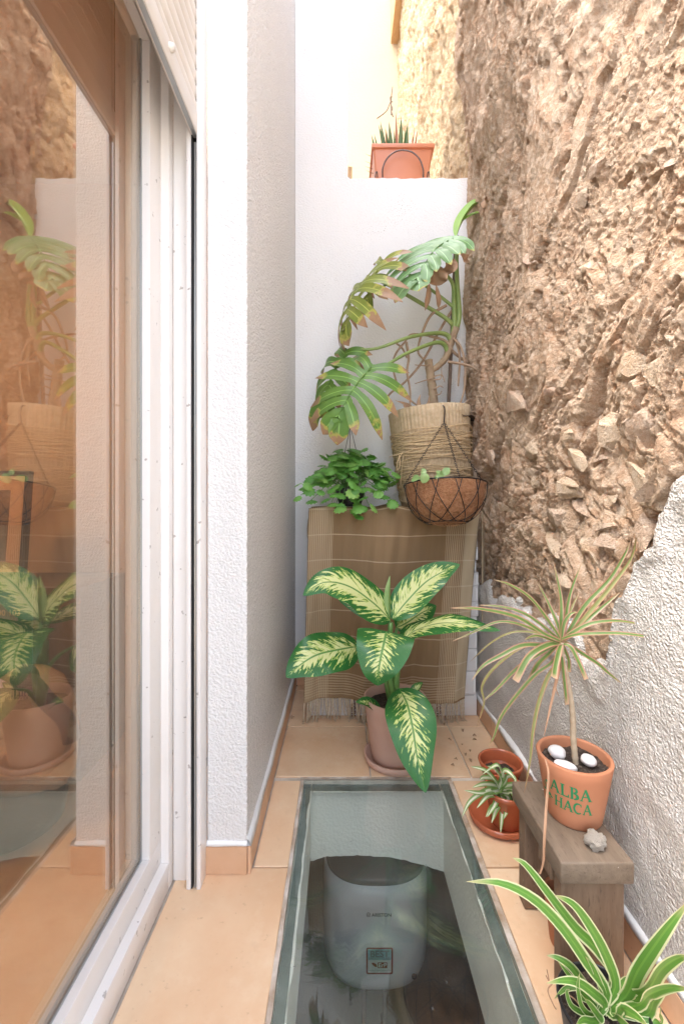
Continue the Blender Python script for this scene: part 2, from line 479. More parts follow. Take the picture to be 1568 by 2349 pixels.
M['rust_joint'] = simple('stained_joint', (0.62, 0.56, 0.49), 0.85, (0.30, 0.19, 0.10), 13, 60, 0.6, 0.004)

M['terracotta'] = simple('terracotta', (0.43, 0.172, 0.088), 0.72, (0.48, 0.215, 0.118), 5, 120, 0.15, 0.001, spec=0.3)
M['pink_terracotta'] = simple('pale_terracotta', (0.55, 0.33, 0.25), 0.7, (0.60, 0.39, 0.30), 5, 120, 0.12, 0.001, spec=0.3)
M['red_glazed'] = simple('red_glazed_clay', (0.40, 0.10, 0.045), 0.22, (0.46, 0.135, 0.06), 6, spec=0.6)
M['planter_plastic'] = simple('planter_plastic', (0.60, 0.215, 0.11), 0.38, (0.66, 0.26, 0.14), 3)
M['black_pot'] = simple('black_plastic', (0.02, 0.02, 0.022), 0.4)
M['soil'] = simple('soil', (0.035, 0.022, 0.015), 0.95, (0.11, 0.08, 0.06), 110, 90, 1.0, 0.02)
M['green_print'] = simple('green_print', (0.01, 0.20, 0.075), 0.6)
M['pebble'] = simple('white_pebble', (0.70, 0.68, 0.66), 0.6, (0.62, 0.60, 0.585), 30, 90, 0.2, 0.002)
M['pebble_spot'] = simple('ochre_fleck', (0.60, 0.46, 0.24), 0.7, (0.68, 0.62, 0.52), 90)
M['coral'] = simple('coral_lump', (0.72, 0.65, 0.56), 0.85, (0.58, 0.50, 0.41), 60, 140, 0.9, 0.006)
def wood_mat(name, a, b, c2, stretch):
    m, t, B, N, L = _new(name)
    v = coords(N, L, scale=stretch)
    n1 = noise(N, L, v, 9.0, 6, 0.65)
    c = mix(N, L, ramp(N, L, n1, [(0.32, 0.0), (0.68, 1.0)]), a, b)
    c = mix(N, L, mth(N, L, 'MULTIPLY', ramp(N, L, noise(N, L, v, 40.0, 4, 0.6), [(0.58, 0.0), (0.70, 1.0)]), 0.6), c, c2)
    v0 = coords(N, L)
    c = mix(N, L, ramp(N, L, noise(N, L, v0, 62.0, 2, 0.4), [(0.765, 0.0), (0.79, 1.0)]), c, (0.62, 0.57, 0.50))
    L.new(c, B.inputs['Base Color']); B.inputs['Roughness'].default_value = 0.62
    bump(N, L, noise(N, L, v, 30.0, 5, 0.6), 0.25, 0.003, B)
    return m
M['wood_leg'] = wood_mat('worn_wood_upright', (0.15, 0.092, 0.056), (0.21, 0.138, 0.088), (0.055, 0.036, 0.023), (6, 6, 1))
M['wood_top'] = wood_mat('worn_wood_top', (0.15, 0.108, 0.074), (0.215, 0.160, 0.112), (0.07, 0.05, 0.035), (6, 1.0, 6))
M['beam'] = wood_mat('old_beam', (0.50, 0.30, 0.14), (0.56, 0.36, 0.18), (0.30, 0.17, 0.08), (4, 1, 4))
M['wire'] = simple('black_wire', (0.025, 0.022, 0.022), 0.4, metal=0.4)
M['chrome'] = simple('dark_chrome', (0.16, 0.12, 0.11), 0.25, metal=0.8)
M['coir'] = simple('coir', (0.30, 0.135, 0.06), 0.95, (0.44, 0.22, 0.11), 60, 130, 1.0, 0.012)
M['coir_hair'] = simple('coir_fibre', (0.46, 0.25, 0.13), 0.9)
M['jute'] = simple('jute', (0.47, 0.35, 0.21), 0.9, (0.60, 0.47, 0.31), 45, 300, 0.8, 0.003)
M['twine'] = simple('twine', (0.55, 0.40, 0.22), 0.9, (0.64, 0.49, 0.30), 80, 400, 0.8, 0.002)
M['carton'] = simple('white_carton', (0.70, 0.68, 0.665), 0.7, (0.63, 0.61, 0.59), 7)
M['carton_print'] = simple('brown_print', (0.17, 0.085, 0.06), 0.7)
M['heater'] = simple('heater_enamel', (0.86, 0.865, 0.87), 0.30)
M['heater_lid'] = simple('heater_lid', (0.22, 0.21, 0.20), 0.25)
M['ink'] = simple('dark_ink', (0.03, 0.03, 0.035), 0.5)
M['sticker_red'] = simple('sticker_red', (0.32, 0.035, 0.03), 0.5)
M['sticker_blue'] = simple('sticker_blue', (0.42, 0.68, 0.72), 0.5)
M['sticker_white'] = simple('sticker_white', (0.76, 0.76, 0.74), 0.5)
M['bark'] = simple('monstera_bark', (0.30, 0.21, 0.13), 0.8, (0.40, 0.30, 0.19), 30, 120, 0.6, 0.004)
M['root'] = simple('aerial_root', (0.34, 0.23, 0.15), 0.8, (0.44, 0.31, 0.21), 40, 150, 0.5, 0.002)
M['petiole'] = simple('petiole', (0.20, 0.30, 0.08), 0.45, (0.30, 0.38, 0.13), 9)
M['stem_green'] = simple('stem_green', (0.10, 0.24, 0.06), 0.4, (0.18, 0.32, 0.09), 12)
M['cane'] = simple('dracaena_cane', (0.36, 0.28, 0.19), 0.8, (0.46, 0.37, 0.26), 40, 200, 0.5, 0.003)
M['stake'] = simple('dark_stake', (0.12, 0.08, 0.055), 0.7, (0.18, 0.125, 0.09), 30)
M['dry_leaf'] = simple('dry_leaf', (0.33, 0.20, 0.12), 0.75, (0.46, 0.30, 0.19), 18, 60, 0.5, 0.006)

def uv_split(N, L):
    tc = N.new('ShaderNodeTexCoord'); s = N.new('ShaderNodeSeparateXYZ'); L.new(tc.outputs['UV'], s.inputs[0])
    return s.outputs[0], s.outputs[1]
def dief_mat():
    m, t, B, N, L = _new('dieffenbachia_leaf')
    u, v = uv_split(N, L)
    au = mth(N, L, 'ABSOLUTE', mth(N, L, 'SUBTRACT', mth(N, L, 'MULTIPLY', u, 2.0), 1.0))
    oi = N.new('ShaderNodeObjectInfo')
    wv = mth(N, L, 'SUBTRACT', v, mth(N, L, 'MULTIPLY', au, 0.24))
    side = mth(N, L, 'MULTIPLY', mth(N, L, 'GREATER_THAN', u, 0.5), 7.0)
    cx = N.new('ShaderNodeCombineXYZ')
    L.new(mth(N, L, 'MULTIPLY', wv, 30.0), cx.inputs[0]); L.new(mth(N, L, 'MULTIPLY', au, 2.6), cx.inputs[1])
    L.new(mth(N, L, 'ADD', side, mth(N, L, 'MULTIPLY', oi.outputs['Random'], 30.0)), cx.inputs[2])
    n = noise(N, L, cx.outputs[0], 1.0, 4, 0.62)
    env = mth(N, L, 'SUBTRACT', 1.0, mth(N, L, 'MULTIPLY', au, 1.05))
    tipf = mth(N, L, 'MULTIPLY', mth(N, L, 'SUBTRACT', v, 0.72), 1.3, True)
    basef = mth(N, L, 'MULTIPLY', mth(N, L, 'SUBTRACT', 0.16, v), 1.5, True)
    s = mth(N, L, 'SUBTRACT', mth(N, L, 'SUBTRACT', mth(N, L, 'ADD', mth(N, L, 'MULTIPLY', n, 1.35), mth(N, L, 'MULTIPLY', env, 0.40)), tipf), basef)
    s = mth(N, L, 'ADD', s, mth(N, L, 'MULTIPLY', mth(N, L, 'SUBTRACT', oi.outputs['Random'], 0.5), 0.14))
    pat = ramp(N, L, s, [(0.862, 0.0), (0.895, 1.0)])
    mid = ramp(N, L, au, [(0.025, 1.0), (0.055, 0.0)])
    pat = mth(N, L, 'MULTIPLY', pat, mth(N, L, 'SUBTRACT', 1.0, mid))
    g = mix(N, L, noise(N, L, cx.outputs[0], 0.5, 3), (0.022, 0.135, 0.03), (0.05, 0.21, 0.045))
    g = mix(N, L, mid, g, (0.12, 0.30, 0.06))
    cr = mix(N, L, ramp(N, L, s, [(0.88, 0.0), (1.10, 1.0)]), (0.42, 0.58, 0.10), (0.74, 0.78, 0.36))
    L.new(mix(N, L, pat, g, cr), B.inputs['Base Color'])
    B.inputs['Roughness'].default_value = 0.22
    vein = N.new('ShaderNodeTexWave'); vein.inputs['Scale'].default_value = 0.42; vein.inputs['Distortion'].default_value = 0.6
    L.new(cx.outputs[0], vein.inputs['Vector'])
    bump(N, L, mth(N, L, 'ADD', vein.outputs[1], mth(N, L, 'MULTIPLY', mid, -1.5)), 0.28, 0.003, B)
    leafify(m, B, 0.2)
    return m
M['dief'] = dief_mat()
def stripe_leaf(name, edge, body, mid, e=0.55, k=0.18, rough=0.35, tip=None, tr=0.25):
    """colour across the blade: margin, body, centre line"""
    m, t, B, N, L = _new(name)
    u, v = uv_split(N, L)
    au = mth(N, L, 'ABSOLUTE', mth(N, L, 'SUBTRACT', mth(N, L, 'MULTIPLY', u, 2.0), 1.0))
    cx = N.new('ShaderNodeCombineXYZ'); L.new(mth(N, L, 'MULTIPLY', u, 14.0), cx.inputs[0]); L.new(mth(N, L, 'MULTIPLY', v, 1.5), cx.inputs[1])
    oi = N.new('ShaderNodeObjectInfo'); L.new(mth(N, L, 'MULTIPLY', oi.outputs['Random'], 40.0), cx.inputs[2])
    n = mth(N, L, 'MULTIPLY', mth(N, L, 'SUBTRACT', noise(N, L, cx.outputs[0], 1.0, 2), 0.5), 0.35)
    x = mth(N, L, 'ADD', au, n)
    c = mix(N, L, ramp(N, L, x, [(e - 0.05, 0.0), (e + 0.05, 1.0)]), body, edge)
    c = mix(N, L, ramp(N, L, x, [(k - 0.04, 1.0), (k + 0.04, 0.0)]), c, mid)
    if tip: c = mix(N, L, ramp(N, L, v, [(0.86, 0.0), (1.0, 1.0)]), c, tip)
    L.new(c, B.inputs['Base Color']); B.inputs['Roughness'].default_value = rough
    bump(N, L, noise(N, L, cx.outputs[0], 2.0, 2), 0.15, 0.002, B)
    leafify(m, B, tr)
    return m
M['spider'] = stripe_leaf('spider_leaf', (0.68, 0.70, 0.40), (0.12, 0.28, 0.045), (0.17, 0.35, 0.06), 0.75, 0.12, tip=(0.50, 0.44, 0.22))
M['spider_small'] = stripe_leaf('small_spider_leaf', (0.20, 0.34, 0.09), (0.28, 0.42, 0.14), (0.78, 0.80, 0.60), 0.70, 0.40)
M['dracaena'] = stripe_leaf('dracaena_leaf', (0.42, 0.17, 0.12), (0.40, 0.32, 0.17), (0.12, 0.20, 0.045), 0.78, 0.56, tip=(0.52, 0.33, 0.21))
M['dracaena_dark'] = stripe_leaf('dracaena_leaf_aged', (0.45, 0.20, 0.12), (0.33, 0.30, 0.12), (0.25, 0.27, 0.09), 0.80, 0.5, tip=(0.40, 0.22, 0.12))
M['dracaena_dry'] = simple('dracaena_dry_leaf', (0.36, 0.20, 0.115), 0.7, (0.48, 0.29, 0.18), 12)
M['agave'] = stripe_leaf('agave_leaf', (0.06, 0.12, 0.04), (0.10, 0.17, 0.06), (0.13, 0.20, 0.08), 0.7, 0.2)
M['agave_red'] = stripe_leaf('agave_dry_leaf', (0.30, 0.11, 0.06), (0.38, 0.15, 0.08), (0.40, 0.18, 0.10), 0.7, 0.2)
def monstera_mat(name, g1, g2, brown0, tr=0.25):
    m, t, B, N, L = _new(name)
    q, v = uv_split(N, L)
    tc = N.new('ShaderNodeTexCoord')
    n = noise(N, L, tc.outputs['Object'], 26.0, 4, 0.6)
    n2 = noise(N, L, tc.outputs['Object'], 7.0, 3, 0.6)
    g = mix(N, L, ramp(N, L, n2, [(0.3, 0.0), (0.7, 1.0)]), g1, g2)
    g = mix(N, L, ramp(N, L, mth(N, L, 'ABSOLUTE', mth(N, L, 'SUBTRACT', v, 0.5)), [(0.01, 1.0), (0.05, 0.0)]), g, [min(1, x * 1.7 + .03) for x in g2])
    x = mth(N, L, 'ADD', q, mth(N, L, 'MULTIPLY', mth(N, L, 'SUBTRACT', mth(N, L, 'ADD', n, n2), 1.0), 0.60))
    c = mix(N, L, ramp(N, L, x, [(brown0 - 0.10, 0.0), (brown0 - 0.03, 1.0)]), g, (0.50, 0.47, 0.12))
    c = mix(N, L, ramp(N, L, x, [(brown0, 0.0), (brown0 + 0.035, 1.0)]), c, mix(N, L, n, (0.30, 0.165, 0.085), (0.52, 0.33, 0.20)))
    L.new(c, B.inputs['Base Color']); B.inputs['Roughness'].default_value = 0.36
    bump(N, L, n, 0.12, 0.003, B)
    leafify(m, B, tr)
    return m
M['monstera'] = monstera_mat('monstera_leaf', (0.11, 0.24, 0.045), (0.19, 0.34, 0.07), 0.80)
M['monstera_pale'] = monstera_mat('monstera_leaf_pale', (0.15, 0.29, 0.11), (0.22, 0.37, 0.16), 0.95, 0.15)
M['monstera_aged'] = monstera_mat('monstera_leaf_aged', (0.20, 0.27, 0.05), (0.33, 0.36, 0.08), 0.66)
def mint_mat():
    m, t, B, N, L = _new('round_leaf')
    oi = N.new('ShaderNodeObjectInfo')
    c = ramp(N, L, oi.outputs['Random'], [(0.0, (0.10, 0.28, 0.05)), (0.5, (0.16, 0.40, 0.075)), (0.9, (0.19, 0.42, 0.085)), (1.0, (0.28, 0.50, 0.12))])
    L.new(c, B.inputs['Base Color']); B.inputs['Roughness'].default_value = 0.28
    v = coords(N, L)
    bump(N, L, noise(N, L, v, 170.0, 2), 0.35, 0.004, B)
    leafify(m, B, 0.25)
    return m
M['mint'] = mint_mat()
M['young_leaf'] = simple('young_leaf', (0.24, 0.40, 0.06), 0.35, (0.33, 0.48, 0.10), 14)
M['succulent'] = simple('succulent_leaf', (0.20, 0.33, 0.11), 0.4, (0.30, 0.43, 0.17), 20)

def blanket_mat():
    m, t, B, N, L = _new('woven_blanket')
    u, v = uv_split(N, L)          # u: 0..1 across, v: metres below the fold
    brown = (0.255, 0.168, 0.092); cream = (0.50, 0.39, 0.26)
    tcv = N.new('ShaderNodeTexCoord')
    def band(x, lo, hi): return mth(N, L, 'MULTIPLY', mth(N, L, 'GREATER_THAN', x, lo), mth(N, L, 'LESS_THAN', x, hi))
    st = mth(N, L, 'GREATER_THAN', mth(N, L, 'FRACT', mth(N, L, 'MULTIPLY', u, 88.0)), 0.50)
    zone = mth(N, L, 'ADD', band(u, -0.1, 0.145), band(u, 0.815, 0.925), True)
    c = mix(N, L, mth(N, L, 'MULTIPLY', st, mth(N, L, 'MULTIPLY', zone, 0.9)), brown, cream)
    lines = mth(N, L, 'LESS_THAN', mth(N, L, 'ABSOLUTE', mth(N, L, 'SUBTRACT', mth(N, L, 'FRACT', mth(N, L, 'ADD', mth(N, L, 'DIVIDE', v, 0.127), 0.45)), 0.5)), 0.022)
    c = mix(N, L, mth(N, L, 'MULTIPLY', lines, mth(N, L, 'MULTIPLY', mth(N, L, 'LESS_THAN', v, 0.80), 0.75)), c, cream)
    low = band(v, 0.825, 0.935)
    s2 = mth(N, L, 'GREATER_THAN', mth(N, L, 'FRACT', mth(N, L, 'MULTIPLY', v, 78.0)), 0.5)
    c = mix(N, L, mth(N, L, 'MULTIPLY', mth(N, L, 'MULTIPLY', low, s2), 0.62), c, cream)
    c = mix(N, L, mth(N, L, 'GREATER_THAN', u, 0.925), c, mix(N, L, mth(N, L, 'MULTIPLY', lines, 0.6), (0.45, 0.36, 0.24), (0.58, 0.49, 0.36)))
    c = mix(N, L, band(v, 0.945, 2.0), c, mix(N, L, mth(N, L, 'MULTIPLY', st, zone), brown, cream))
    cx = N.new('ShaderNodeCombineXYZ'); L.new(mth(N, L, 'MULTIPLY', u, 60.0), cx.inputs[0]); L.new(mth(N, L, 'MULTIPLY', v, 3.0), cx.inputs[1])
    c = mix(N, L, mth(N, L, 'MULTIPLY', ramp(N, L, noise(N, L, cx.outputs[0], 1.0, 4), [(0.3, 0.0), (0.8, 1.0)]), 0.35), c, mix(N, L, 0.35, c, (0.10, 0.06, 0.03)))
    L.new(c, B.inputs['Base Color']); B.inputs['Roughness'].default_value = 0.92; B.inputs['Specular IOR Level'].default_value = 0.15
    cy = N.new('ShaderNodeCombineXYZ'); L.new(mth(N, L, 'MULTIPLY', u, 0.87), cy.inputs[0]); L.new(v, cy.inputs[1])
    bump(N, L, noise(N, L, cy.outputs[0], 420.0, 2), 0.35, 0.002, B)
    return m
M['blanket'] = blanket_mat()
M['tassel'] = simple('tassel', (0.40, 0.31, 0.21), 0.95, (0.62, 0.52, 0.39), 14, 300, 0.6, 0.002)
M['room_wall'] = simple('ochre_room_wall', (0.60, 0.41, 0.26), 0.8)
M['frame_black'] = simple('black_frame', (0.015, 0.012, 0.01), 0.4)
M['mat_board'] = simple('mount_board', (0.68, 0.42, 0.24), 0.8)
M['print_dark'] = simple('dark_print', (0.16, 0.10, 0.05), 0.7, (0.06, 0.04, 0.025), 12)
M['vac_body'] = simple('vacuum_shell', (0.60, 0.45, 0.30), 0.25)
M['vac_dark'] = simple('vacuum_dark', (0.045, 0.032, 0.028), 0.35)
M['vac_hose'] = simple('vacuum_hose', (0.12, 0.09, 0.075), 0.4)
M['bag_green'] = simple('green_bag', (0.02, 0.14, 0.025), 0.35)
M['bag_print'] = simple('bag_print', (0.66, 0.56, 0.16), 0.5)
# ------------------------------------------------------------ floor, skylight shaft, lower room
GX0, GX1, GY0, GY1 = -0.152, 0.415, -0.30, 1.713      # glazed opening in the floor, lengthened out of view to let in light
XL, XR, YB = -0.28, 0.70, 2.58                       # plaster faces of the left, right and back walls
mb = MB()
for a, b in (((-0.56, -1.0, -0.26), (GX0, YB, -0.008)), ((GX1, -1.0, -0.26), (XR, YB, -0.008)),
             ((GX0, GY1, -0.26), (GX1, YB, -0.008)), ((GX0, -1.0, -0.26), (GX1, GY0, -0.008))):
    mb.box(a, b)
floor = setp(mb.build('patio_floor', M['grout']), kind='structure')
J = 0.003
def ftile(x0, x1, y0, y1):
    m_ = MB(); cx, cy = (x0 + x1) / 2, (y0 + y1) / 2
    m_.box((x0 + J - cx, y0 + J - cy, -0.0076), (x1 - J - cx, y1 - J - cy, 0.0))
    me = m_.mesh('floor_tile', (0, 0, 0), [M['tile']])
    bm = bmesh.new(); bm.from_mesh(me)
    bmesh.ops.bevel(bm, geom=[e for e in bm.edges if min(v.co.z for v in e.verts) > -0.001], offset=0.0015, segments=1, affect='EDGES')
    bm.to_mesh(me); bm.free()
    link('floor_tile', me, floor, (cx, cy, rnd.uniform(-0.0004, 0.0004)), (rnd.uniform(-.0008, .0008), rnd.uniform(-.0008, .0008), 0))
rowsY = [-0.70, -0.30, 0.10, 0.50, 0.90, 1.302, 1.705, 2.107, 2.50, 2.58]
for y0, y1 in zip(rowsY[:-1], rowsY[1:]):
    if y1 <= 1.31:
        if y1 > GY0 + 0.01:
            ftile(-0.485, GX0 - 0.008, y0, y1)
            ftile(GX1 + 0.012, XR - 0.012, y0, y1)
        else:
            for x0, x1 in ((-0.485, -0.152), (-0.152, 0.132), (0.132, 0.415), (0.415, XR - 0.012)): ftile(x0, x1, y0, y1)
    elif y1 <= 1.71:
        ftile(-0.268, GX0 - 0.008, y0, y1); ftile(GX1 + 0.012, XR - 0.012, y0, y1)
    else:
        ya = max(y0, GY1 + 0.014)
        for x0, x1 in ((-0.268, 0.112), (0.112, 0.512), (0.512, XR - 0.012)): ftile(x0, x1, ya, y1)

# shaft under the glass
shaft = thing('skylight_shaft', (0.13, 1.70, -0.30), 'pale green plastered shaft walls under the glass floor panel', 'shaft')
mb = MB()
mb.box((GX0 - 0.01, GY0, -0.288), (GX0 + 0.028, GY1 - 0.012, -0.030)); mb.build('side_wall', M['shaft_plaster'], shaft)
mb = MB()
mb.box((GX1 - 0.022, GY0, -0.346), (GX1 + 0.01, GY1 - 0.012, -0.030)); mb.build('side_wall', M['shaft_plaster'], shaft)
mb = MB(); n = 40; top = []; bot = []
for i in range(n + 1):
    x = GX0 + 0.0285 + (GX1 - GX0 - 0.051) * i / n
    q = [(-0.1235, -0.305), (-0.06, -0.287), (0.06, -0.281), (0.20, -0.292), (0.31, -0.318), (0.40, -0.348)]
    for (xa, za), (xb, zb) in zip(q[:-1], q[1:]):
        if xa <= x <= xb + 1e-3: z = za + (zb - za) * (x - xa) / (xb - xa)
    z += rnd.uniform(-0.002, 0.002)
    top.append(x); bot.append(z)
v = []
for yy in (1.690, 1.735):
    v += [(x, yy, -0.030) for x in top] + [(x, yy, z) for x, z in zip(top, bot)]
k = n + 1; f = []
for i in range(n):
    f += [(i, i+1, k+i+1, k+i), (2*k+i, 3*k+i, 3*k+i+1, 2*k+i+1), (k+i, k+i+1, 3*k+i+1, 3*k+i)]
mb.add(v, f); mb.build('end_wall', M['shaft_plaster'], shaft)

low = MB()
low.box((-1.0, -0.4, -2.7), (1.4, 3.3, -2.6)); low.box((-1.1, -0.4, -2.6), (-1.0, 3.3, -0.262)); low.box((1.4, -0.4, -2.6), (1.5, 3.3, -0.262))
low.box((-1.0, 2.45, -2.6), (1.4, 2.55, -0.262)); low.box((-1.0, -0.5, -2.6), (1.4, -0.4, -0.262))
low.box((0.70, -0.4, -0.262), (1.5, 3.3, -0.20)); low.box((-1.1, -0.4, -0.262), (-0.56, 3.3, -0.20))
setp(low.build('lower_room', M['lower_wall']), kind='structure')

# glass floor panel
gp = thing('glass_floor_panel', (0.13, 0.9, 0), 'walk-on glass panel set into the tiled patio floor', 'skylight')
mb = MB(); mb.box((GX0 + 0.002, GY0, -0.017), (GX1 - 0.002, GY1 - 0.002, -0.003)); mb.build('glass', M['floor_glass'], gp)
def strip(name, mat, x0, x1, y0, y1, z, jitter=0.0, nseg=60, inner=None):
    """a flat hand-laid strip with uneven long edges"""
    m_ = MB(); along_y = (y1 - y0) > (x1 - x0)
    v_, f_ = [], []
    for i in range(nseg + 1):
        t = i / nseg
        a = jitter * (float(fbm(np.array([t * nseg * .23]), np.array([x0 * 31 + y0 * 7]), oct=3)[0]))
        b = jitter * (float(fbm(np.array([t * nseg * .23]), np.array([x1 * 57 + 9.3]), oct=3, seed=5)[0]))
        if along_y: y = y0 + (y1 - y0) * t; v_ += [(x0 + a, y, z), (x1 + b, y, z)]
        else: x = x0 + (x1 - x0) * t; v_ += [(x, y0 + a, z), (x, y1 + b, z)]
    for i in range(nseg): f_.append((2*i, 2*i+1, 2*i+3, 2*i+2) if along_y else (2*i, 2*i+2, 2*i+3, 2*i+1))
    m_.add(v_, f_); return m_.build(name, mat, gp)
zb = -0.0185
strip('sealant_band', M['glass_rim'], GX0 + 0.004, GX0 + 0.029, GY0, GY1 - 0.004, zb, 0.002)
strip('sealant_band', M['glass_rim'], GX1 - 0.032, GX1 - 0.004, GY0, GY1 - 0.004, zb, 0.002)
strip('sealant_band', M['glass_rim'], GX0 + 0.0345, GX1 - 0.0385, GY1 - 0.046, GY1 - 0.004, zb, 0.002)
strip('paint_run', M['white_seal'], GX0 + 0.0285, GX0 + 0.034, GY0, GY1 - 0.045, zb + 0.0004, 0.0022, 160)
strip('paint_run', M['white_seal'], GX1 - 0.0365, GX1 - 0.0325, GY0, GY1 - 0.045, zb + 0.0004, 0.0030, 160)
strip('paint_run', M['white_seal'], GX0 + 0.04, GX1 - 0.044, GY1 - 0.052, GY1 - 0.045, zb + 0.0004, 0.0015, 80)
strip('joint', M['rust_joint'], GX0 - 0.010, GX0 + 0.001, GY0, GY1, -0.0015, 0.002, 120)
strip('joint', M['rust_joint'], GX1 - 0.002, GX1 + 0.013, GY0, GY1, -0.0015, 0.002, 120)
strip('joint', M['rust_joint'], GX0 - 0.013, GX1 + 0.013, GY1 + 0.0005, GY1 + 0.015, -0.0012, 0.002, 60)

# ------------------------------------------------------------ plaster walls
def skirt(parent, x0, x1, y0, y1, z1=0.082, gap=0.003):
    m_ = MB(); cx, cy = (x0 + x1) / 2, (y0 + y1) / 2
    m_.box((x0 - cx, y0 - cy, 0.0005), (x1 - cx, y1 - cy, z1))
    me = m_.mesh('skirting_tile', (0, 0, 0), [M['skirting']])
    bm = bmesh.new(); bm.from_mesh(me)
    bmesh.ops.bevel(bm, geom=bm.edges[:], offset=0.0015, segments=2, affect='EDGES'); bm.to_mesh(me); bm.free()
    p = root_of(parent)
    link('skirting_tile', me, parent, Vector((cx, cy, 0)) - p)
PF = 1.2835                                            # front face of the pillar
lw = thing('plaster_wall', (-0.34, 1.4, 0), 'white stippled plaster pillar and side wall right of the sliding door', 'wall')
mb = MB()
mb.box((-0.398, PF, 0.0), (XL, YB + 0.4, 5.6))  # unseen top raised well above the yard to shade the end wall
o = mb.build('pillar', [M['white_plaster'], M['side_plaster']], lw, bevel=0.004, seg=3)
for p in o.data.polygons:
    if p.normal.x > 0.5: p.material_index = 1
mb = MB(); mb.box((-3.3, 2.21, 0.0), (-0.4, 2.3, 2.9)); mb.build('house_wall', M['white_plaster'], lw)
mb = MB(); mb.box((-0.60, 0.0, 2.62), (-0.40, PF - 0.002, 2.9)); mb.build('lintel', M['white_plaster'], lw)
skirt(lw, -0.402, XL + 0.001, PF - 0.010, PF - 0.0005)
ys = [PF - 0.008, 1.575, 1.98, 2.385, 2.575]
for a, b in zip(ys[:-1], ys[1:]): skirt(lw, XL + 0.0025, XL + 0.0115, a + 0.0012, b - 0.0012)
def caulk(parent, pts, w, h, n=80, seedk=0):
    m_ = MB(); c = catmull(pts, n); v_, f_ = [], []
    T = (c[-1] - c[0]).normalized(); sd_ = T.cross(Vector((0, 0, 1)))
    for i, q in enumerate(c):
        ww = w * (0.95 + 0.08 * rnd.random() + 0.10 * math.sin(i * .31 + seedk)); hh = h * (0.95 + 0.12 * math.sin(i * .23 + seedk * 2))
        v_ += [q, q + sd_ * ww, q + sd_ * ww * 0.6 + Vector((0, 0, hh * .6)), q + Vector((0, 0, hh))]
    for i in range(n):
        for k_ in range(3): f_.append((4*i+k_, 4*i+k_+1, 4*i+4+k_+1, 4*i+4+k_))
    m_.add(v_, f_); return m_.build('caulk_line', M['caulk'], parent, smooth=True)
caulk(lw, [(XL - 0.002, PF - 0.006, 0.083), (XL - 0.002, 1.9, 0.083), (XL - 0.002, 2.57, 0.083)], 0.0150, 0.024)
caulk(lw, [(-0.398, PF + 0.001, 0.083), (-0.34, PF + 0.001, 0.083), (XL, PF + 0.001, 0.083)], 0.009, 0.012, 20)

bw = thing('back_wall', (0.2, YB, 0), 'white plaster end wall with a low stepped top carrying the planter', 'wall')
mb = MB()
prof = [(XL + 0.001, 0.0), (0.80, 0.0), (0.80, 3.0)]
n = 26
prof += [(0.76 - (0.76 - 0.045) * i / n, 3.0 + rnd.uniform(-0.004, 0.004)) for i in range(n + 1)]
prof += [(0.031, 3.01), (0.031, 4.6), (XL + 0.001, 4.6)]
k = len(prof)
v = [(x, YB, z) for x, z in prof] + [(x, YB + 0.17, z) for x, z in prof]
mb.add(v, [tuple(range(k)), tuple(range(2*k-1, k-1, -1))] + [(i, k+i, k+(i+1) % k, (i+1) % k) for i in range(k)])
mb.build('wall_face', M['back_plaster'], bw)
skirt(bw, XL + 0.013, -0.06, YB - 0.0105, YB - 0.0015)
mb = MB(); mb.box((0.034, YB + 0.02, 3.012), (0.058, YB + 0.12, 3.085)); mb.build('wood_block', M['beam'], bw)

fw = MB(); fw.box((-2.2, 5.62, 0.0), (0.86, 5.8, 8.4))
o = setp(fw.build('cream_wall', M['cream_wall']), 'bright cream rendered wall far behind the planter', 'wall')

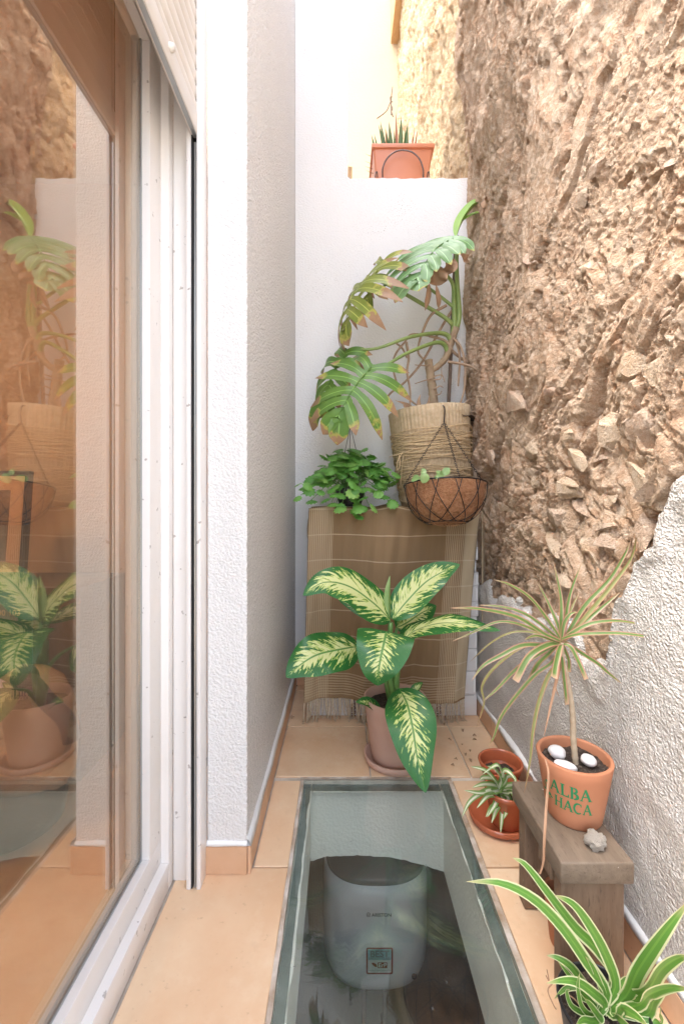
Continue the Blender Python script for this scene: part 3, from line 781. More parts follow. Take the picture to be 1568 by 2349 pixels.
# ------------------------------------------------------------ rubble wall on the right
def wall_b(d):
    """height of the painted render's upper edge along the wall"""
    return np.interp(d, [-1.0, 0.5, 0.70, 0.80, 0.881, 0.914, 0.965, 1.007, 1.053, 1.104, 1.122, 1.140, 1.19, 1.266, 1.366, 1.55, 1.747, 2.12, 2.6],
                     [2.2, 2.0, 1.60, 1.30, 1.113, 1.086, 1.032, 0.984, 0.905, 0.83, 0.76, 0.655, 0.645, 0.676, 0.683, 0.658, 0.672, 0.665, 0.66])
def sstep(x, a, b_):
    t = np.clip((x - a) / (b_ - a), 0, 1); return t * t * (3 - 2 * t)
def rub_h(Y, Z):
    low_f = np.clip((1.55 - Z) / 0.5, 0, 1)
    w1 = Y + 0.08 * fbm(Y * 3, Z * 3, seed=3); w2 = Z + 0.10 * fbm(Y * 3, Z * 3, seed=9)
    p, q = w1 + 0.26 * w2 * (1 - low_f), w2
    h = 0.030 * fbm(Y * 1.6, Z * 1.3, oct=3, seed=1)
    h += 0.015 * (ridged(p * 5.0, q * 1.7, 4, 21) - 0.8)
    plate = sstep(vnoise(p * 3.6, q * 2.1, 0.0, 55) + 0.35 * fbm(p * 14, q * 8, oct=3, seed=57), 0.12, 0.24)      # slabs of old mortar, trowelled smooth
    h += 0.016 * plate * (1 - 0.4 * low_f) + 0.010 * plate * vnoise(p * 7, q * 3, 0.0, 58)
    ra = 1 - 0.72 * plate
    f1, f2, cid = worley(w1 * 7.5, w2 * 9.5, 4)
    h += 0.020 * low_f * (np.clip((f2 - f1) * 2.4, 0, 1) ** 0.6 - 0.6) * (0.35 + cid)
    f1, f2, cid = worley(w1 * 17, w2 * 20, 14)
    h += 0.008 * low_f * (np.clip((f2 - f1) * 2.2, 0, 1) ** 0.7 - 0.5) * (0.2 + 1.3 * cid)
    h += 0.0105 * fbm(p * 17, q * 6.5, oct=4, seed=31) * ra
    h += 0.0050 * fbm(p * 52, q * 25, oct=3, seed=61) * ra
    h += 0.0036 * fbm(Y * 120, Z * 90, oct=2, seed=41) * (0.3 + 0.7 * ra)
    h -= 0.030 * np.clip(vnoise(w1 * 20, w2 * 15, 0.0, 77) + 0.25 * fbm(Y * 40, Z * 40, oct=2, seed=79) - 0.74, 0, 1) / 0.30
    ck = np.abs(fbm(p * 4.2, q * 2.0, oct=4, seed=91))
    h -= 0.010 * np.clip(1 - ck / 0.022, 0, 1) * sstep(vnoise(p * 2, q * 2, 0.0, 95), -0.1, 0.2)
    return h
sw = thing('rubble_wall', (XR + 0.03, 1.6, 0), 'rough ochre rubble stone wall rising along the right side', 'wall')
swp = np.array(root_of(sw))
ny, nz = 640, 900
ya = 0.52 * (2.62 / 0.52) ** (np.arange(ny) / (ny - 1.0))
za = np.concatenate([np.linspace(0.52, 2.2, 560), np.linspace(2.2, 4.35, 341)[1:]])
Y, Zz = np.meshgrid(ya, za, indexing='ij')
hh = rub_h(Y, Zz)
bz = wall_b(Y) + 0.05 * fbm(Y * 9, Zz * 9, oct=4, seed=81)
X = XR + 0.005 - hh + 0.035 * np.clip((bz - 0.04 - Zz) / 0.06, 0, 1)
X = np.minimum(X, XR + 0.12) + 0.03 * np.clip((Y - 2.4) / 0.2, 0, 1)
V = np.stack([X, Y, Zz], -1).reshape(-1, 3) - swp
keep = (Zz[:-1, :-1] > bz[:-1, :-1] - 0.22).reshape(-1)
link('rubble_face', grid_mesh('rubble_face', V, ny, nz, [M['rubble']], keep), sw)
# painted render below it
ny, nz = 300, 260
ya = np.concatenate([np.linspace(0.30, 0.5, 12), 0.52 * (2.6 / 0.52) ** (np.arange(ny - 12) / (ny - 13.0))])
za = np.concatenate([np.linspace(0.0, 1.3, 230), np.linspace(1.3, 2.2, 31)[1:]])
Y, Zz = np.meshgrid(ya, za, indexing='ij')
bz = wall_b(Y) + 0.045 * fbm(Y * 9, Zz * 9, oct=4, seed=81)
X = XR + 0.006 * fbm(Y * 4, Zz * 4, oct=3, seed=5) + 0.0010 * fbm(Y * 45, Zz * 45, oct=3, seed=8) - 0.010 * np.clip(1 - np.abs(bz - 0.03 - Zz) / 0.05, 0, 1) + 0.085 * np.clip((Zz - bz) / 0.05, 0, 1)
V = np.stack([X, Y, Zz], -1).reshape(-1, 3) - swp
keep = (Zz[:-1, :-1] < bz[:-1, :-1] + 0.06).reshape(-1)
o = link('painted_render', grid_mesh('painted_render', V, ny, nz, [M['gloss_plaster']], keep), sw)
o['label'] = 'shiny whitewashed lower part of the stone wall'
for a, b in zip([0.30, 0.405, 0.81, 1.215, 1.62, 2.025, 2.43], [0.405, 0.81, 1.215, 1.62, 2.025, 2.43, 2.575]):
    skirt(sw, XR - 0.0135, XR - 0.004, a + 0.0012, b - 0.0012)
caulk(sw, [(XR + 0.010, 2.57, 0.083), (XR + 0.010, 1.3, 0.083), (XR + 0.010, 0.3, 0.083)], 0.025, 0.020, 120, 3)
# single stones standing proud of the mortar
def stone_mesh(seed, sub=3):
    bm = bmesh.new(); bmesh.ops.create_icosphere(bm, subdivisions=sub, radius=1.0)
    r2 = random.Random(seed)
    planes = []
    for _ in range(11):
        n_ = Vector((r2.gauss(0, 1), r2.gauss(0, 1), r2.gauss(0, 1))).normalized(); planes.append((n_, r2.uniform(0.30, 0.66)))
    co = np.array([v_.co[:] for v_ in bm.verts])
    nz1 = fbm(co[:, 0] * 1.5 + seed, co[:, 1] * 1.5, co[:, 2] * 1.5, 4, seed)
    nz2 = fbm(co[:, 0] * 6 + seed, co[:, 1] * 6, co[:, 2] * 6, 3, seed + 3)
    for i, v_ in enumerate(bm.verts):
        c = v_.co.copy()
        for n_, d_ in planes:
            e = c.dot(n_) - d_
            if e > 0: c -= n_ * e * 0.985
        v_.co = c * (1.12 + 0.16 * nz1[i] + 0.07 * nz2[i])
    me = bpy.data.meshes.new('stone'); bm.to_mesh(me); bm.free()
    me.polygons.foreach_set('use_smooth', [True] * len(me.polygons)); me.set_sharp_from_angle(angle=R(26))
    return me
variants = {}
for kind in ('stone', 'stone_rose', 'stone_grey'):
    variants[kind] = []
    for q in range(6):
        me = stone_mesh(q * 7 + len(kind)); me.materials.append(M[kind]); variants[kind].append(me)
placed = []
def stone(px, py, w_, h_, kind, proud=0.5, th=0.045):
    d = 690.0 / (px - VX)
    z = EYE - (py - VY) * d / F
    sy = w_ * d / F * 1000.0 / (px - VX) * d * 0 + w_ * d * d / 690.0 / 2    # wall is seen at a slant
    sz = h_ * d / F / 2
    me = rnd.choice(variants[kind])
    hx = XR + 0.005 - float(rub_h(np.array([d]), np.array([z]))[0])
    o_ = link('stone', me, sw, Vector((hx + th * 0.5 * (0.85 - proud), d, z)) - Vector(swp), (rnd.uniform(-.3, .3) + 0.15, rnd.uniform(-.2, .2), rnd.uniform(-.25, .25)), (th * 0.5, max(sy * 1.2, .012), max(sz * 1.2, .012)))
    placed.append((px, py, max(w_, h_)))
for a in [(1373, 988, 120, 96, 'stone', .7, .075), (1430, 1098, 130, 92, 'stone', .6, .07), (1277, 1119, 84, 56, 'stone', .75, .06), (1204, 1022, 52, 58, 'stone', .6, .05),
          (1287, 1036, 80, 46, 'stone', .6, .05), (1316, 1170, 62, 36, 'stone_rose', .7, .05), (1262, 1190, 42, 66, 'stone_grey', .7, .05), (1224, 1205, 40, 76, 'stone_grey', .6, .045),
          (1440, 1228, 60, 82, 'stone_grey', .6, .06), (1472, 1120, 70, 150, 'stone_grey', .3, .06), (1425, 985, 66, 90, 'stone_rose', .5, .05), (1490, 1000, 50, 90, 'stone_grey', .3, .05),
          (1262, 1254, 56, 44, 'stone', .6, .045), (1170, 930, 52, 70, 'stone_rose', .5, .04), (1195, 865, 46, 56, 'stone_rose', .5, .04), (1420, 850, 110, 62, 'stone', .5, .055),
          (1345, 1300, 44, 66, 'stone', .5, .045), (1292, 1330, 50, 50, 'stone', .6, .05), (1340, 1345, 50, 60, 'stone', .55, .045), (1235, 1310, 40, 42, 'stone_grey', .5, .04), (1390, 1180, 36, 40, 'stone', .6, .04),
          (1372, 1246, 36, 50, 'stone_rose', .6, .045), (1330, 1246, 26, 54, 'stone', .6, .035), (1288, 1000, 36, 40, 'stone', .6, .035), (1500, 850, 80, 90, 'stone', .4, .05),
          (1360, 1395, 44, 40, 'stone_rose', .4, .04), (1400, 1340, 40, 60, 'stone_grey', .4, .04), (1140, 1240, 22, 26, 'stone', .5, .03), (1500, 560, 60, 80, 'stone', .3, .05), (1540, 790, 40, 60, 'stone_grey', .2, .05), (1405, 420, 90, 90, 'stone', .2, .05)]:
    stone(*a)
tries = 0
while len(placed) < 72 and tries < 3000:
    tries += 1
    px, py = rnd.uniform(1112, 1520), rnd.uniform(880, 1420)
    if rnd.random() < 0.15: px, py = rnd.uniform(1110, 1550), rnd.uniform(150, 880)
    d = 690.0 / (px - VX); z = EYE - (py - VY) * d / F
    if z < wall_b(d) + 0.05: continue
    s_ = rnd.uniform(20, 40) * (0.7 + 0.5 * (px - 1112) / 400)
    if any(math.hypot(px - a, py - b) < (c + s_) * 0.46 for a, b, c in placed): continue
    stone(px, py, s_ * rnd.uniform(.8, 1.25), s_ * rnd.uniform(.7, 1.15), rnd.choice(['stone', 'stone', 'stone_rose', 'stone_rose', 'stone_grey']), rnd.uniform(.25, .55), rnd.uniform(.018, .034))

# the same wall going on beyond the yard, in the sun
ny, nz = 260, 520
ya = np.linspace(2.52, 5.6, ny); za = np.linspace(2.4, 8.0, nz)
Y, Zz = np.meshgrid(ya, za, indexing='ij')
h2 = 0.035 * fbm(Y * 1.5, Zz * 1.2, oct=3, seed=2) + 0.020 * (ridged(Y * 7, Zz * 1.6, 4, 23) - 0.8) + 0.016 * fbm(Y * 22, Zz * 7, oct=4, seed=6) + 0.009 * fbm(Y * 60, Zz * 22, oct=3, seed=16)
X = 0.735 - h2 + 0.05 * np.clip((2.75 - Y) / 0.15, 0, 1)
uw = thing('sunlit_wall', (0.74, 4.0, 2.4), 'sunlit yellow weathered stone wall beyond the end wall', 'wall')
link('weathered_face', grid_mesh('weathered_face', np.stack([X, Y, Zz], -1).reshape(-1, 3) - np.array(root_of(uw)), ny, nz, [M['sunlit_stone']]), uw)
mb = MB(); mb.box((0.84, 2.6, 0.0), (0.95, 5.6, 8.0)); mb.build('wall_core', M['sunlit_stone'], uw)
mb = MB(); mb.box((0.845, 0.35, 0.0), (0.95, 2.598, 4.3)); mb.build('wall_core', M['rubble'], sw)
bt = MB(); bt.box((0.62, 5.05, 6.95), (0.74, 5.60, 7.6))
setp(bt.build('beam_end', M['beam'], bevel=0.006), 'weathered wooden beam end high on the sunlit wall', 'beam')

# ------------------------------------------------------------ sliding door and shutter
DY0, DY1 = 0.0, 1.261
dr = thing('sliding_door', (-0.50, 0.4, 0), 'white framed sliding glass door reflecting the yard', 'door')
mb = MB(); mb.box((-0.60, DY0, 0.0), (-0.488, 1.226, 0.076)); mb.build('sill', M['pvc'], dr, bevel=0.002)
mb = MB(); mb.box((-0.60, 1.2262, 0.0), (-0.488, DY1, 2.62)); mb.build('jamb', M['pvc'], dr, bevel=0.002)
mb = MB(); mb.box((-0.60, DY0, 2.40), (-0.488, 1.226, 2.619)); mb.build('head', M['pvc'], dr, bevel=0.002)
mb = MB(); mb.box((-0.575, DY0, 0.0765), (-0.5094, 1.2255, 0.143)); mb.build('sash_rail', M['pvc'], dr, bevel=0.002)
mb = MB(); mb.box((-0.575, DY0, 2.315), (-0.5094, 1.2255, 2.3985)); mb.build('sash_rail', M['pvc'], dr, bevel=0.002)
mb = MB(); mb.box((-0.575, 1.153, 0.1432), (-0.5094, 1.2252, 2.3148)); mb.build('sash_stile', M['pvc'], dr, bevel=0.002)
mb = MB(); mb.box((-0.5365, DY0, 0.1435), (-0.5326, 1.1525, 2.3146)); mb.build('glass', M['door_glass'], dr)
mb = MB(); mb.box((-0.552, 1.139, 0.1436), (-0.5385, 1.1526, 2.3144)); mb.box((-0.552, DY0, 0.1436), (-0.5385, 1.1385, 0.157)); mb.build('spacer', M['spacer'], dr)
mb = MB(); mb.box((-0.5325, 1.1475, 0.1434), (-0.5295, 1.1529, 2.3146)); mb.box((-0.5325, DY0, 0.1434), (-0.5295, 1.147, 0.148)); mb.build('gasket', M['spacer'], dr)
sh = thing('roller_shutter', (-0.42, 0.4, 2.13), 'half raised beige roller shutter hanging above the glass door', 'shutter')
def slat(z0, z1, x=-0.4165):
    m_ = MB(); v_ = []; n_ = 7
    for yy in (DY0, 1.236):
        for i in range(n_ + 1):
            t = i / n_; v_.append((x + 0.0075 * math.sin(math.pi * t) ** 0.8, yy, z0 + (z1 - z0) * t))
        for i in range(n_ + 1):
            t = 1 - i / n_; v_.append((x - 0.003, yy, z0 + (z1 - z0) * t))
    k_ = 2 * (n_ + 1)
    m_.add(v_, [tuple(range(k_))[::-1], tuple(range(k_, 2 * k_))] + [(i, (i+1) % k_, k_ + (i+1) % k_, k_ + i) for i in range(k_)])
    return m_.build('slat', M['shutter'], sh)
mb = MB(); mb.box((-0.428, DY0, 2.128), (-0.407, 1.236, 2.188)); mb.build('bottom_bar', M['shutter'], sh, bevel=0.003)
mb = MB(); mb.box((-0.421, DY0, 2.1245), (-0.410, 1.236, 2.1278)); mb.build('rubber_seal', M['spacer'], sh)
mb = MB(); lathe(mb, 0, 0, [(0.001, 0.012), (0.008, 0.011), (0.010, 0.004), (0.010, 0.0)], 20)
mb.v = [(-0.407 + p[2], 1.03 + p[0], 2.168 + p[1]) for p in mb.v]; mb.build('stopper', M['shutter'], sh, smooth=True)
for i in range(10): slat(2.1885 + i * 0.0435, 2.1885 + i * 0.0435 + 0.0415)
gr = thing('shutter_guide', (-0.42, 1.24, 0), 'white vertical shutter guide rail with a black groove', 'guide rail')
mb = MB(); mb.box((-0.487, 1.2555, 0.0), (-0.4395, 1.30, 2.62)); mb.build('reveal_board', M['pvc'], gr, bevel=0.002)
mb = MB(); mb.box((-0.4386, 1.225, 0.001), (-0.4265, 1.285, 2.62)); mb.build('outer_lip', M['pvc'], gr, bevel=0.0015)
mb = MB(); mb.box((-0.4262, 1.262, 0.001), (-0.4102, 1.285, 2.62)); mb.build('groove', M['gasket'], gr)
mb = MB(); mb.box((-0.4188, 1.232, 0.001), (-0.4135, 1.2615, 2.11)); mb.build('brush_strip', M['spacer'], gr)
mb = MB(); mb.box((-0.4260, 1.229, 0.001), (-0.4225, 1.2615, 2.62)); mb.build('groove_lining', M['gasket'], gr)
mb = MB(); mb.box((-0.4100, 1.225, 0.001), (-0.3985, 1.285, 2.62)); mb.build('inner_lip', M['pvc'], gr, bevel=0.0015)

# ------------------------------------------------------------ room behind the door
rm = MB()
rm.box((-3.2, -0.1, -0.05), (-0.602, 2.1, -0.012))
setp(rm.build('room_floor', M['tile']), kind='structure')
rm = MB()
rm.box((-3.2, 2.1, -0.05), (-0.602, 2.2, 2.62)); rm.box((-3.3, -0.1, -0.05), (-3.2, 2.2, 2.62)); rm.box((-3.2, -0.2, -0.05), (-0.50, -0.1, 2.62)); rm.box((-3.3, -0.2, 2.62), (-0.61, 2.2, 2.7))
setp(rm.build('room_walls', M['room_wall']), kind='structure')
# ------------------------------------------------------------ cartons under the blanket
CX0, CX1, CY0, CY1 = -0.165, 0.684, 2.205, 2.57
zs = [0.0, 0.112, 0.227, 0.342, 0.438, 0.506, 0.58, 0.66, 0.73, 0.79, 0.86, 0.93, 0.99, 1.04]
ordw = ['bottom', 'second', 'third', 'fourth', 'fifth', 'sixth', 'seventh', 'eighth', 'ninth', 'tenth', 'eleventh', 'twelfth', 'top']
for i, (z0, z1) in enumerate(zip(zs[:-1], zs[1:])):
    ox = rnd.uniform(-0.010, 0.004)
    nm = ordw[i]
    lab = {0: 'white carton with brown lettering lying on the floor tiles under the stack', 12: 'topmost white carton of the stack, right under the blanket fold'}.get(i, 'white carton behind the blanket edge, %s from the floor in its stack' % nm)
    t = thing('carton', ((CX0 + CX1) / 2, 2.4, z0), lab, 'carton', 'white cartons stacked under the blanket')
    mb = MB(); mb.box((CX0 + rnd.uniform(0, .006), CY0 + rnd.uniform(0, .008), z0 + 0.0012), (CX1 + ox, CY1, z1 - 0.0012)); mb.build('box', M['carton'], t, bevel=0.0025)
    mb = MB(); zz = (z0 + z1) / 2
    if i == 0:
        mb.box((CX0 + 0.006, CY0 - 0.0012, z1 - 0.006), (CX1 - 0.02, CY0 - 0.0004, z1 - 0.0035)); mb.build('flap_edge', M['spacer'], t)
        mb = MB()
        for px in (812, 1008):
            c = P(px, 1621, 2.2)
            text_on(mb, 'Artens', (c.x, CY0 - 0.0016, 0.056), (0, 0, -1), (1, 0, 0), 0.046, 0.0006)
        c = P(985, 1621, 2.2)
        text_on(mb, 'CE', (c.x + .004, CY0 - 0.0016, 0.062), (0, 0, -1), (1, 0, 0), 0.030)
        mb.build('lettering', M['carton_print'], t)['kind'] = 'stuff'
    else:
        mb.box((CX1 + ox - 0.012, CY0 - 0.0012, z0 + 0.012), (CX1 + ox - 0.004, CY0 - 0.0002, z1 - 0.012)); mb.build('seam_tape', M['sticker_white'], t)

# ------------------------------------------------------------ blanket
bl = thing('blanket', (0.25, 2.19, 0.1), 'fringed brown checked blanket draped over the carton stack', 'blanket')
nu, nv = 120, 150
def blanket_point(a, b):
    """a across 0..1, b metres along the cloth from the fold (negative: on top of the stack)"""
    foldz = 1.052 + 0.004 * math.sin(a * 9) + 0.018 * math.exp(-((a - 0.50) / 0.07) ** 2) * (1 - min(1, max(0, b) * 6))
    if b < 0:
        z = foldz + 0.004 * math.sin(a * 14 + b * 20); d = 2.180 - b * 0.95
        x0, x1 = -0.168, 0.672
        return Vector((x0 + (x1 - x0) * a, min(d, 2.54), z))
    z = foldz - b
    s = b / 0.97
    x0 = -0.168 - 0.020 * s; x1 = 0.690 - 0.085 * s ** 0.8
    x = x0 + (x1 - x0) * a
    amp = 0.008 + 0.032 * min(1, s * 1.4)
    d = 2.186 - amp * (0.5 + 0.5 * math.sin(a * 15.0 + 0.8 * math.sin(s * 2.2) + 0.9)) - 0.008 * math.sin(a * 33 + s * 2) * s - 0.004 * math.sin(a * 71 + s * 5) * math.sin(s * 9 + a * 6) - 0.012 * s
    d -= 0.030 * math.exp(-((a - 0.44) / 0.10) ** 2) * (1 - s) * min(1, s * 5)
    z += 0.012 * math.sin(a * 6.5 + 0.4) * s + 0.004 * math.sin(a * 19) * s
    rr = 0.02
    if b < rr: d += (1 - b / rr) * 0.006
    return Vector((x, d, z))
Lc = 0.955
pts, uvs = [], []
for i in range(nu + 1):
    a = i / nu
    for j in range(nv + 1):
        b = -0.30 + (Lc + 0.30) * j / nv
        pts.append(blanket_point(a, b)); uvs.append((a, b))
V = np.array([p[:] for p in pts]) - np.array(root_of(bl))
me = grid_mesh('cloth', V, nu + 1, nv + 1, [M['blanket']], uv=np.array(uvs))
o = link('cloth', me, bl)
sm = o.modifiers.new('thickness', 'SOLIDIFY'); sm.thickness = 0.003; sm.offset = -1
# loose corners folded out at both top edges
for sgn, xa, xb, xo in ((-1, 714, 700, 705), (1, 1104, 1116, 1100)):
    mb = MB(); g = []
    for i in range(13):
        t = i / 12
        for j in range(6):
            q = j / 5
            x = (xa + (xb - xa) * math.sin(min(1, t * 1.5) * math.pi * .5 + .2) * q * (1 - 0.55 * t)); y = 1172 + t * (95 if sgn < 0 else 300)
            p = P(x, y, 2.178 + 0.05 * q + 0.008 * math.sin(t * 7 + q * 3)); g.append(p)
    f = [(i*6+j, i*6+j+1, (i+1)*6+j+1, (i+1)*6+j) for i in range(12) for j in range(5)]
    mb.add(g, f, [(0.95, 0.3 + 0.01 * k) for k in range(len(g))])
    o = mb.build('corner_flap', M['blanket'], bl, smooth=True); s2 = o.modifiers.new('thickness', 'SOLIDIFY'); s2.thickness = 0.003
tm = []
for q in range(4):
    mb = MB(); L_ = 0.078 + 0.006 * q
    for s_ in range(2):
        tube(mb, [(0.0018 * math.cos(k * 1.9 + s_ * 3.1 + q), 0.0018 * math.sin(k * 1.9 + s_ * 3.1), -L_ * k / 8) for k in range(9)], 0.0027, 16, 5)
    for s_ in range(5):
        tube(mb, [(0, 0, -L_), (rnd.uniform(-.006, .006), rnd.uniform(-.008, .002), -L_ - 0.008), (rnd.uniform(-.013, .013), rnd.uniform(-.014, .002), -L_ - 0.016)], 0.0008, 5, 4)
    tm.append(mb.mesh('tassel', (0, 0, 0), [M['tassel']], True))
for i in range(74):
    a = (i + 0.5 + rnd.uniform(-.35, .35)) / 74
    p = blanket_point(a, Lc) - root_of(bl)
    o = link('tassel', rnd.choice(tm), bl, p + Vector((0, -0.001, 0.002)), (rnd.uniform(-.10, .06), rnd.uniform(-.16, .16), rnd.uniform(0, 6)), None)

# ------------------------------------------------------------ dieffenbachia
def pot(mb, cx, cy, z0, z1, r0, r1, wall=0.008, lip=0.0, liph=0.0, seg=56, mi=0):
    pr = [(0.001, z0), (r0 * 0.96, z0), (r0, z0 + 0.004)]
    if lip:
        rb = r0 + (r1 - r0) * (1 - liph / (z1 - z0))
        pr += [(rb, z1 - liph), (rb + lip, z1 - liph + 0.003), (r1 + lip, z1 - 0.004), (r1 + lip - .003, z1)]
    else:
        for k_ in range(1, 6): pr.append((r0 + (r1 - r0) * k_ / 5, z0 + (z1 - z0) * k_ / 5 - (0.003 if k_ == 5 else 0)))
        pr.append((r1 - 0.002, z1))
    pr += [(r1 - wall + .002, z1), (r1 - wall, z1 - 0.004), (r1 - wall - 0.004, z1 - 0.04)]
    lathe(mb, cx, cy, pr, seg, mi)
def soil_disc(mb, cx, cy, z, r, seed=0, amp=0.006, n=26):
    v_, f_ = [(cx, cy, z + amp)], []
    for i in range(1, n + 1):
        for k_ in range(60):
            an = k_ * math.pi / 30; rr = r * i / n
            v_.append((cx + rr * math.cos(an), cy + rr * math.sin(an), z))
    a = np.array(v_); a[:, 2] += amp * fbm(a[:, 0] * 90, a[:, 1] * 90, oct=3, seed=seed)
    f_ += [(0, 1 + k_, 1 + (k_ + 1) % 60) for k_ in range(60)]
    f_ += [(1 + (i-1)*60 + k_, 1 + i*60 + k_, 1 + i*60 + (k_+1) % 60, 1 + (i-1)*60 + (k_+1) % 60) for i in range(1, n) for k_ in range(60)]
    mb.add([tuple(q) for q in a], f_)
DX, DY = 0.222, 1.845
df = thing('potted_dieffenbachia', (DX, DY, 0), 'dieffenbachia with cream splashed green leaves in a pale clay pot before the blanket', 'potted plant')
mb = MB(); lathe(mb, DX, DY, [(0.001, 0.002), (0.118, 0.002), (0.127, 0.006), (0.131, 0.030), (0.125, 0.032), (0.120, 0.010), (0.001, 0.009)], 56); mb.build('saucer', M['pink_terracotta'], df, smooth=True)
mb = MB(); pot(mb, DX, DY, 0.011, 0.268, 0.098, 0.132, 0.009); mb.build('pot', M['pink_terracotta'], df, smooth=True)
mb = MB(); soil_disc(mb, DX, DY, 0.225, 0.121, 3); mb.build('soil', M['soil'], df, smooth=True)
def stem(parent, pts, r0, r1, mat, name='stem', n=20, seg=8, bumps=None):
    m_ = MB(); tube(m_, pts, lambda t: r0 + (r1 - r0) * t, n, seg, bumps=bumps); return m_.build(name, mat, parent, smooth=True)
base = Vector((DX - 0.005, DY, 0.22))
stem(df, [base, Z5(728, 1560, 1.845), Z5(732, 1400, 1.84), Z5(745, 1180, 1.84)], 0.020, 0.010, M['stem_green'])
stem(df, [base + Vector((.012, 0, 0)), Z5(780, 1560, 1.84), Z5(800, 1420, 1.83), Z5(850, 1310, 1.82), Z5(900, 1235, 1.80)], 0.017, 0.006, M['stem_green'])
stem(df, [base + Vector((0, -.01, 0)), Z5(735, 1500, 1.82), Z5(725, 1350, 1.77), Z5(716, 1250, 1.72)], 0.015, 0.006, M['stem_green'])
stem(df, [base + Vector((-.005, .01, 0)), Z5(725, 1500, 1.85), Z5(650, 1390, 1.86), Z5(545, 1330, 1.85)], 0.013, 0.005, M['stem_green'])
stem(df, [base + Vector((0, .015, 0)), Z5(750, 1400, 1.88), Z5(785, 1215, 1.93)], 0.013, 0.006, M['stem_green'])
stem(df, [base + Vector((.01, -.012, 0.02)), Z5(775, 1620, 1.78), Z5(800, 1605, 1.72)], 0.010, 0.005, M['stem_green'])
def dleaf(pts, W, nrm, **kw):
    m_ = MB(); leaf(m_, pts, W, nrm, m=14, rows=34, **kw); return m_.build('leaf', M['dief'], df, smooth=True)
dleaf([Z5(745, 1165, 1.84), Z5(640, 1060, 1.80), Z5(480, 950, 1.76), Z5(320, 925, 1.72), Z5(188, 1008, 1.68)], 0.094, (0.05, -0.72, 0.72), fold=0.25, curl=0.25, wave=0.10)
dleaf([Z5(755, 1160, 1.84), Z5(840, 1055, 1.86), Z5(960, 930, 1.88), Z5(1070, 860, 1.88), Z5(1186, 810, 1.86)], 0.082, (-0.35, -0.80, 0.45), fold=0.35, curl=0.2, wave=0.08, ph=2)
dleaf([Z5(548, 1330, 1.85), Z5(430, 1350, 1.80), Z5(280, 1385, 1.74), Z5(170, 1450, 1.70), Z5(80, 1530, 1.67)], 0.098, (0.0, -0.75, 0.66), fold=0.2, curl=0.22, wave=0.10, ph=1)
dleaf([Z5(718, 1235, 1.72), Z5(705, 1300, 1.66), Z5(685, 1390, 1.61), Z5(668, 1490, 1.59), Z5(662, 1582, 1.60)], 0.112, (-0.05, -0.80, 0.60), fold=0.22, curl=0.12, prof='heart', wave=0.05, ph=3)
dleaf([Z5(800, 1330, 1.82), Z5(890, 1238, 1.80), Z5(1060, 1185, 1.74), Z5(1250, 1195, 1.69), Z5(1445, 1232, 1.64)], 0.080, (0.1, -0.35, 0.93), fold=0.20, curl=0.22, wave=0.06, ph=4)
dleaf([Z5(780, 1215, 1.93), Z5(850, 1180, 1.96), Z5(940, 1120, 1.99), Z5(1035, 1072, 2.02)], 0.082, (0.0, -0.85, 0.5), fold=0.2, curl=0.15, ph=5)
dleaf([Z5(735, 1180, 1.87), Z5(620, 1110, 1.93), Z5(520, 1065, 1.97), Z5(415, 1035, 2.00)], 0.062, (0.1, -0.55, 0.83), fold=0.2, curl=0.15, ph=6)
dleaf([Z5(800, 1600, 1.72), Z5(850, 1700, 1.63), Z5(885, 1850, 1.55), Z5(915, 2040, 1.50), Z5(968, 2265, 1.46)], 0.096, (0.05, -0.92, 0.35), fold=0.18, curl=0.18, wave=0.06, ph=7)
dleaf([Z5(668, 1775, 1.82), Z5(640, 1725, 1.80), Z5(585, 1690, 1.77), Z5(522, 1688, 1.75)], 0.030, (0.0, -0.6, 0.8), fold=0.35, ph=8)
dleaf([Z5(880, 1640, 1.80), Z5(912, 1600, 1.80), Z5(950, 1562, 1.79)], 0.022, (-0.5, -0.6, 0.5), fold=0.3, ph=9)
m_ = MB(); leaf(m_, [Z5(742, 1190, 1.84), Z5(735, 1020, 1.83), Z5(742, 880, 1.82)], 0.016, (-0.6, -0.7, 0.1), prof='cast', fold=0.9); m_.build('new_leaf', M['succulent'], df, smooth=True)

# ------------------------------------------------------------ monstera in the jute pot
MX, MY = 0.505, 2.355
mo = thing('potted_monstera', (MX, MY, 1.06), 'tall monstera with browned split leaves in a jute wrapped pot', 'potted plant')
PZ0, PZ1, PR0, PR1 = 1.072, 1.575, 0.180, 0.212
def jmod(an, j): return 1 + 0.022 * abs(math.sin(an * 32)) + 0.008 * math.sin(an * 7)
tiltM = Matrix.Rotation(R(-4.5), 3, 'Y')
piv = Vector((MX, MY, PZ0))
mb = MB()
pr = [(0.001, PZ0), (PR0, PZ0)] + [(PR0 + (PR1 - PR0) * k / 12, PZ0 + (PZ1 - PZ0) * k / 12) for k in range(1, 13)] + [(PR1 - 0.010, PZ1), (PR1 - 0.016, PZ1 - 0.06)]
lathe(mb, MX, MY, pr, 384, 0, jmod, (piv, tiltM)); mb.build('jute_cover', M['jute'], mo, smooth=True)
mb = MB(); soil_disc(mb, MX + 0.03, MY, PZ1 - 0.05, PR1 - 0.03, 8); mb.build('soil', M['soil'], mo, smooth=True)
mb = MB()
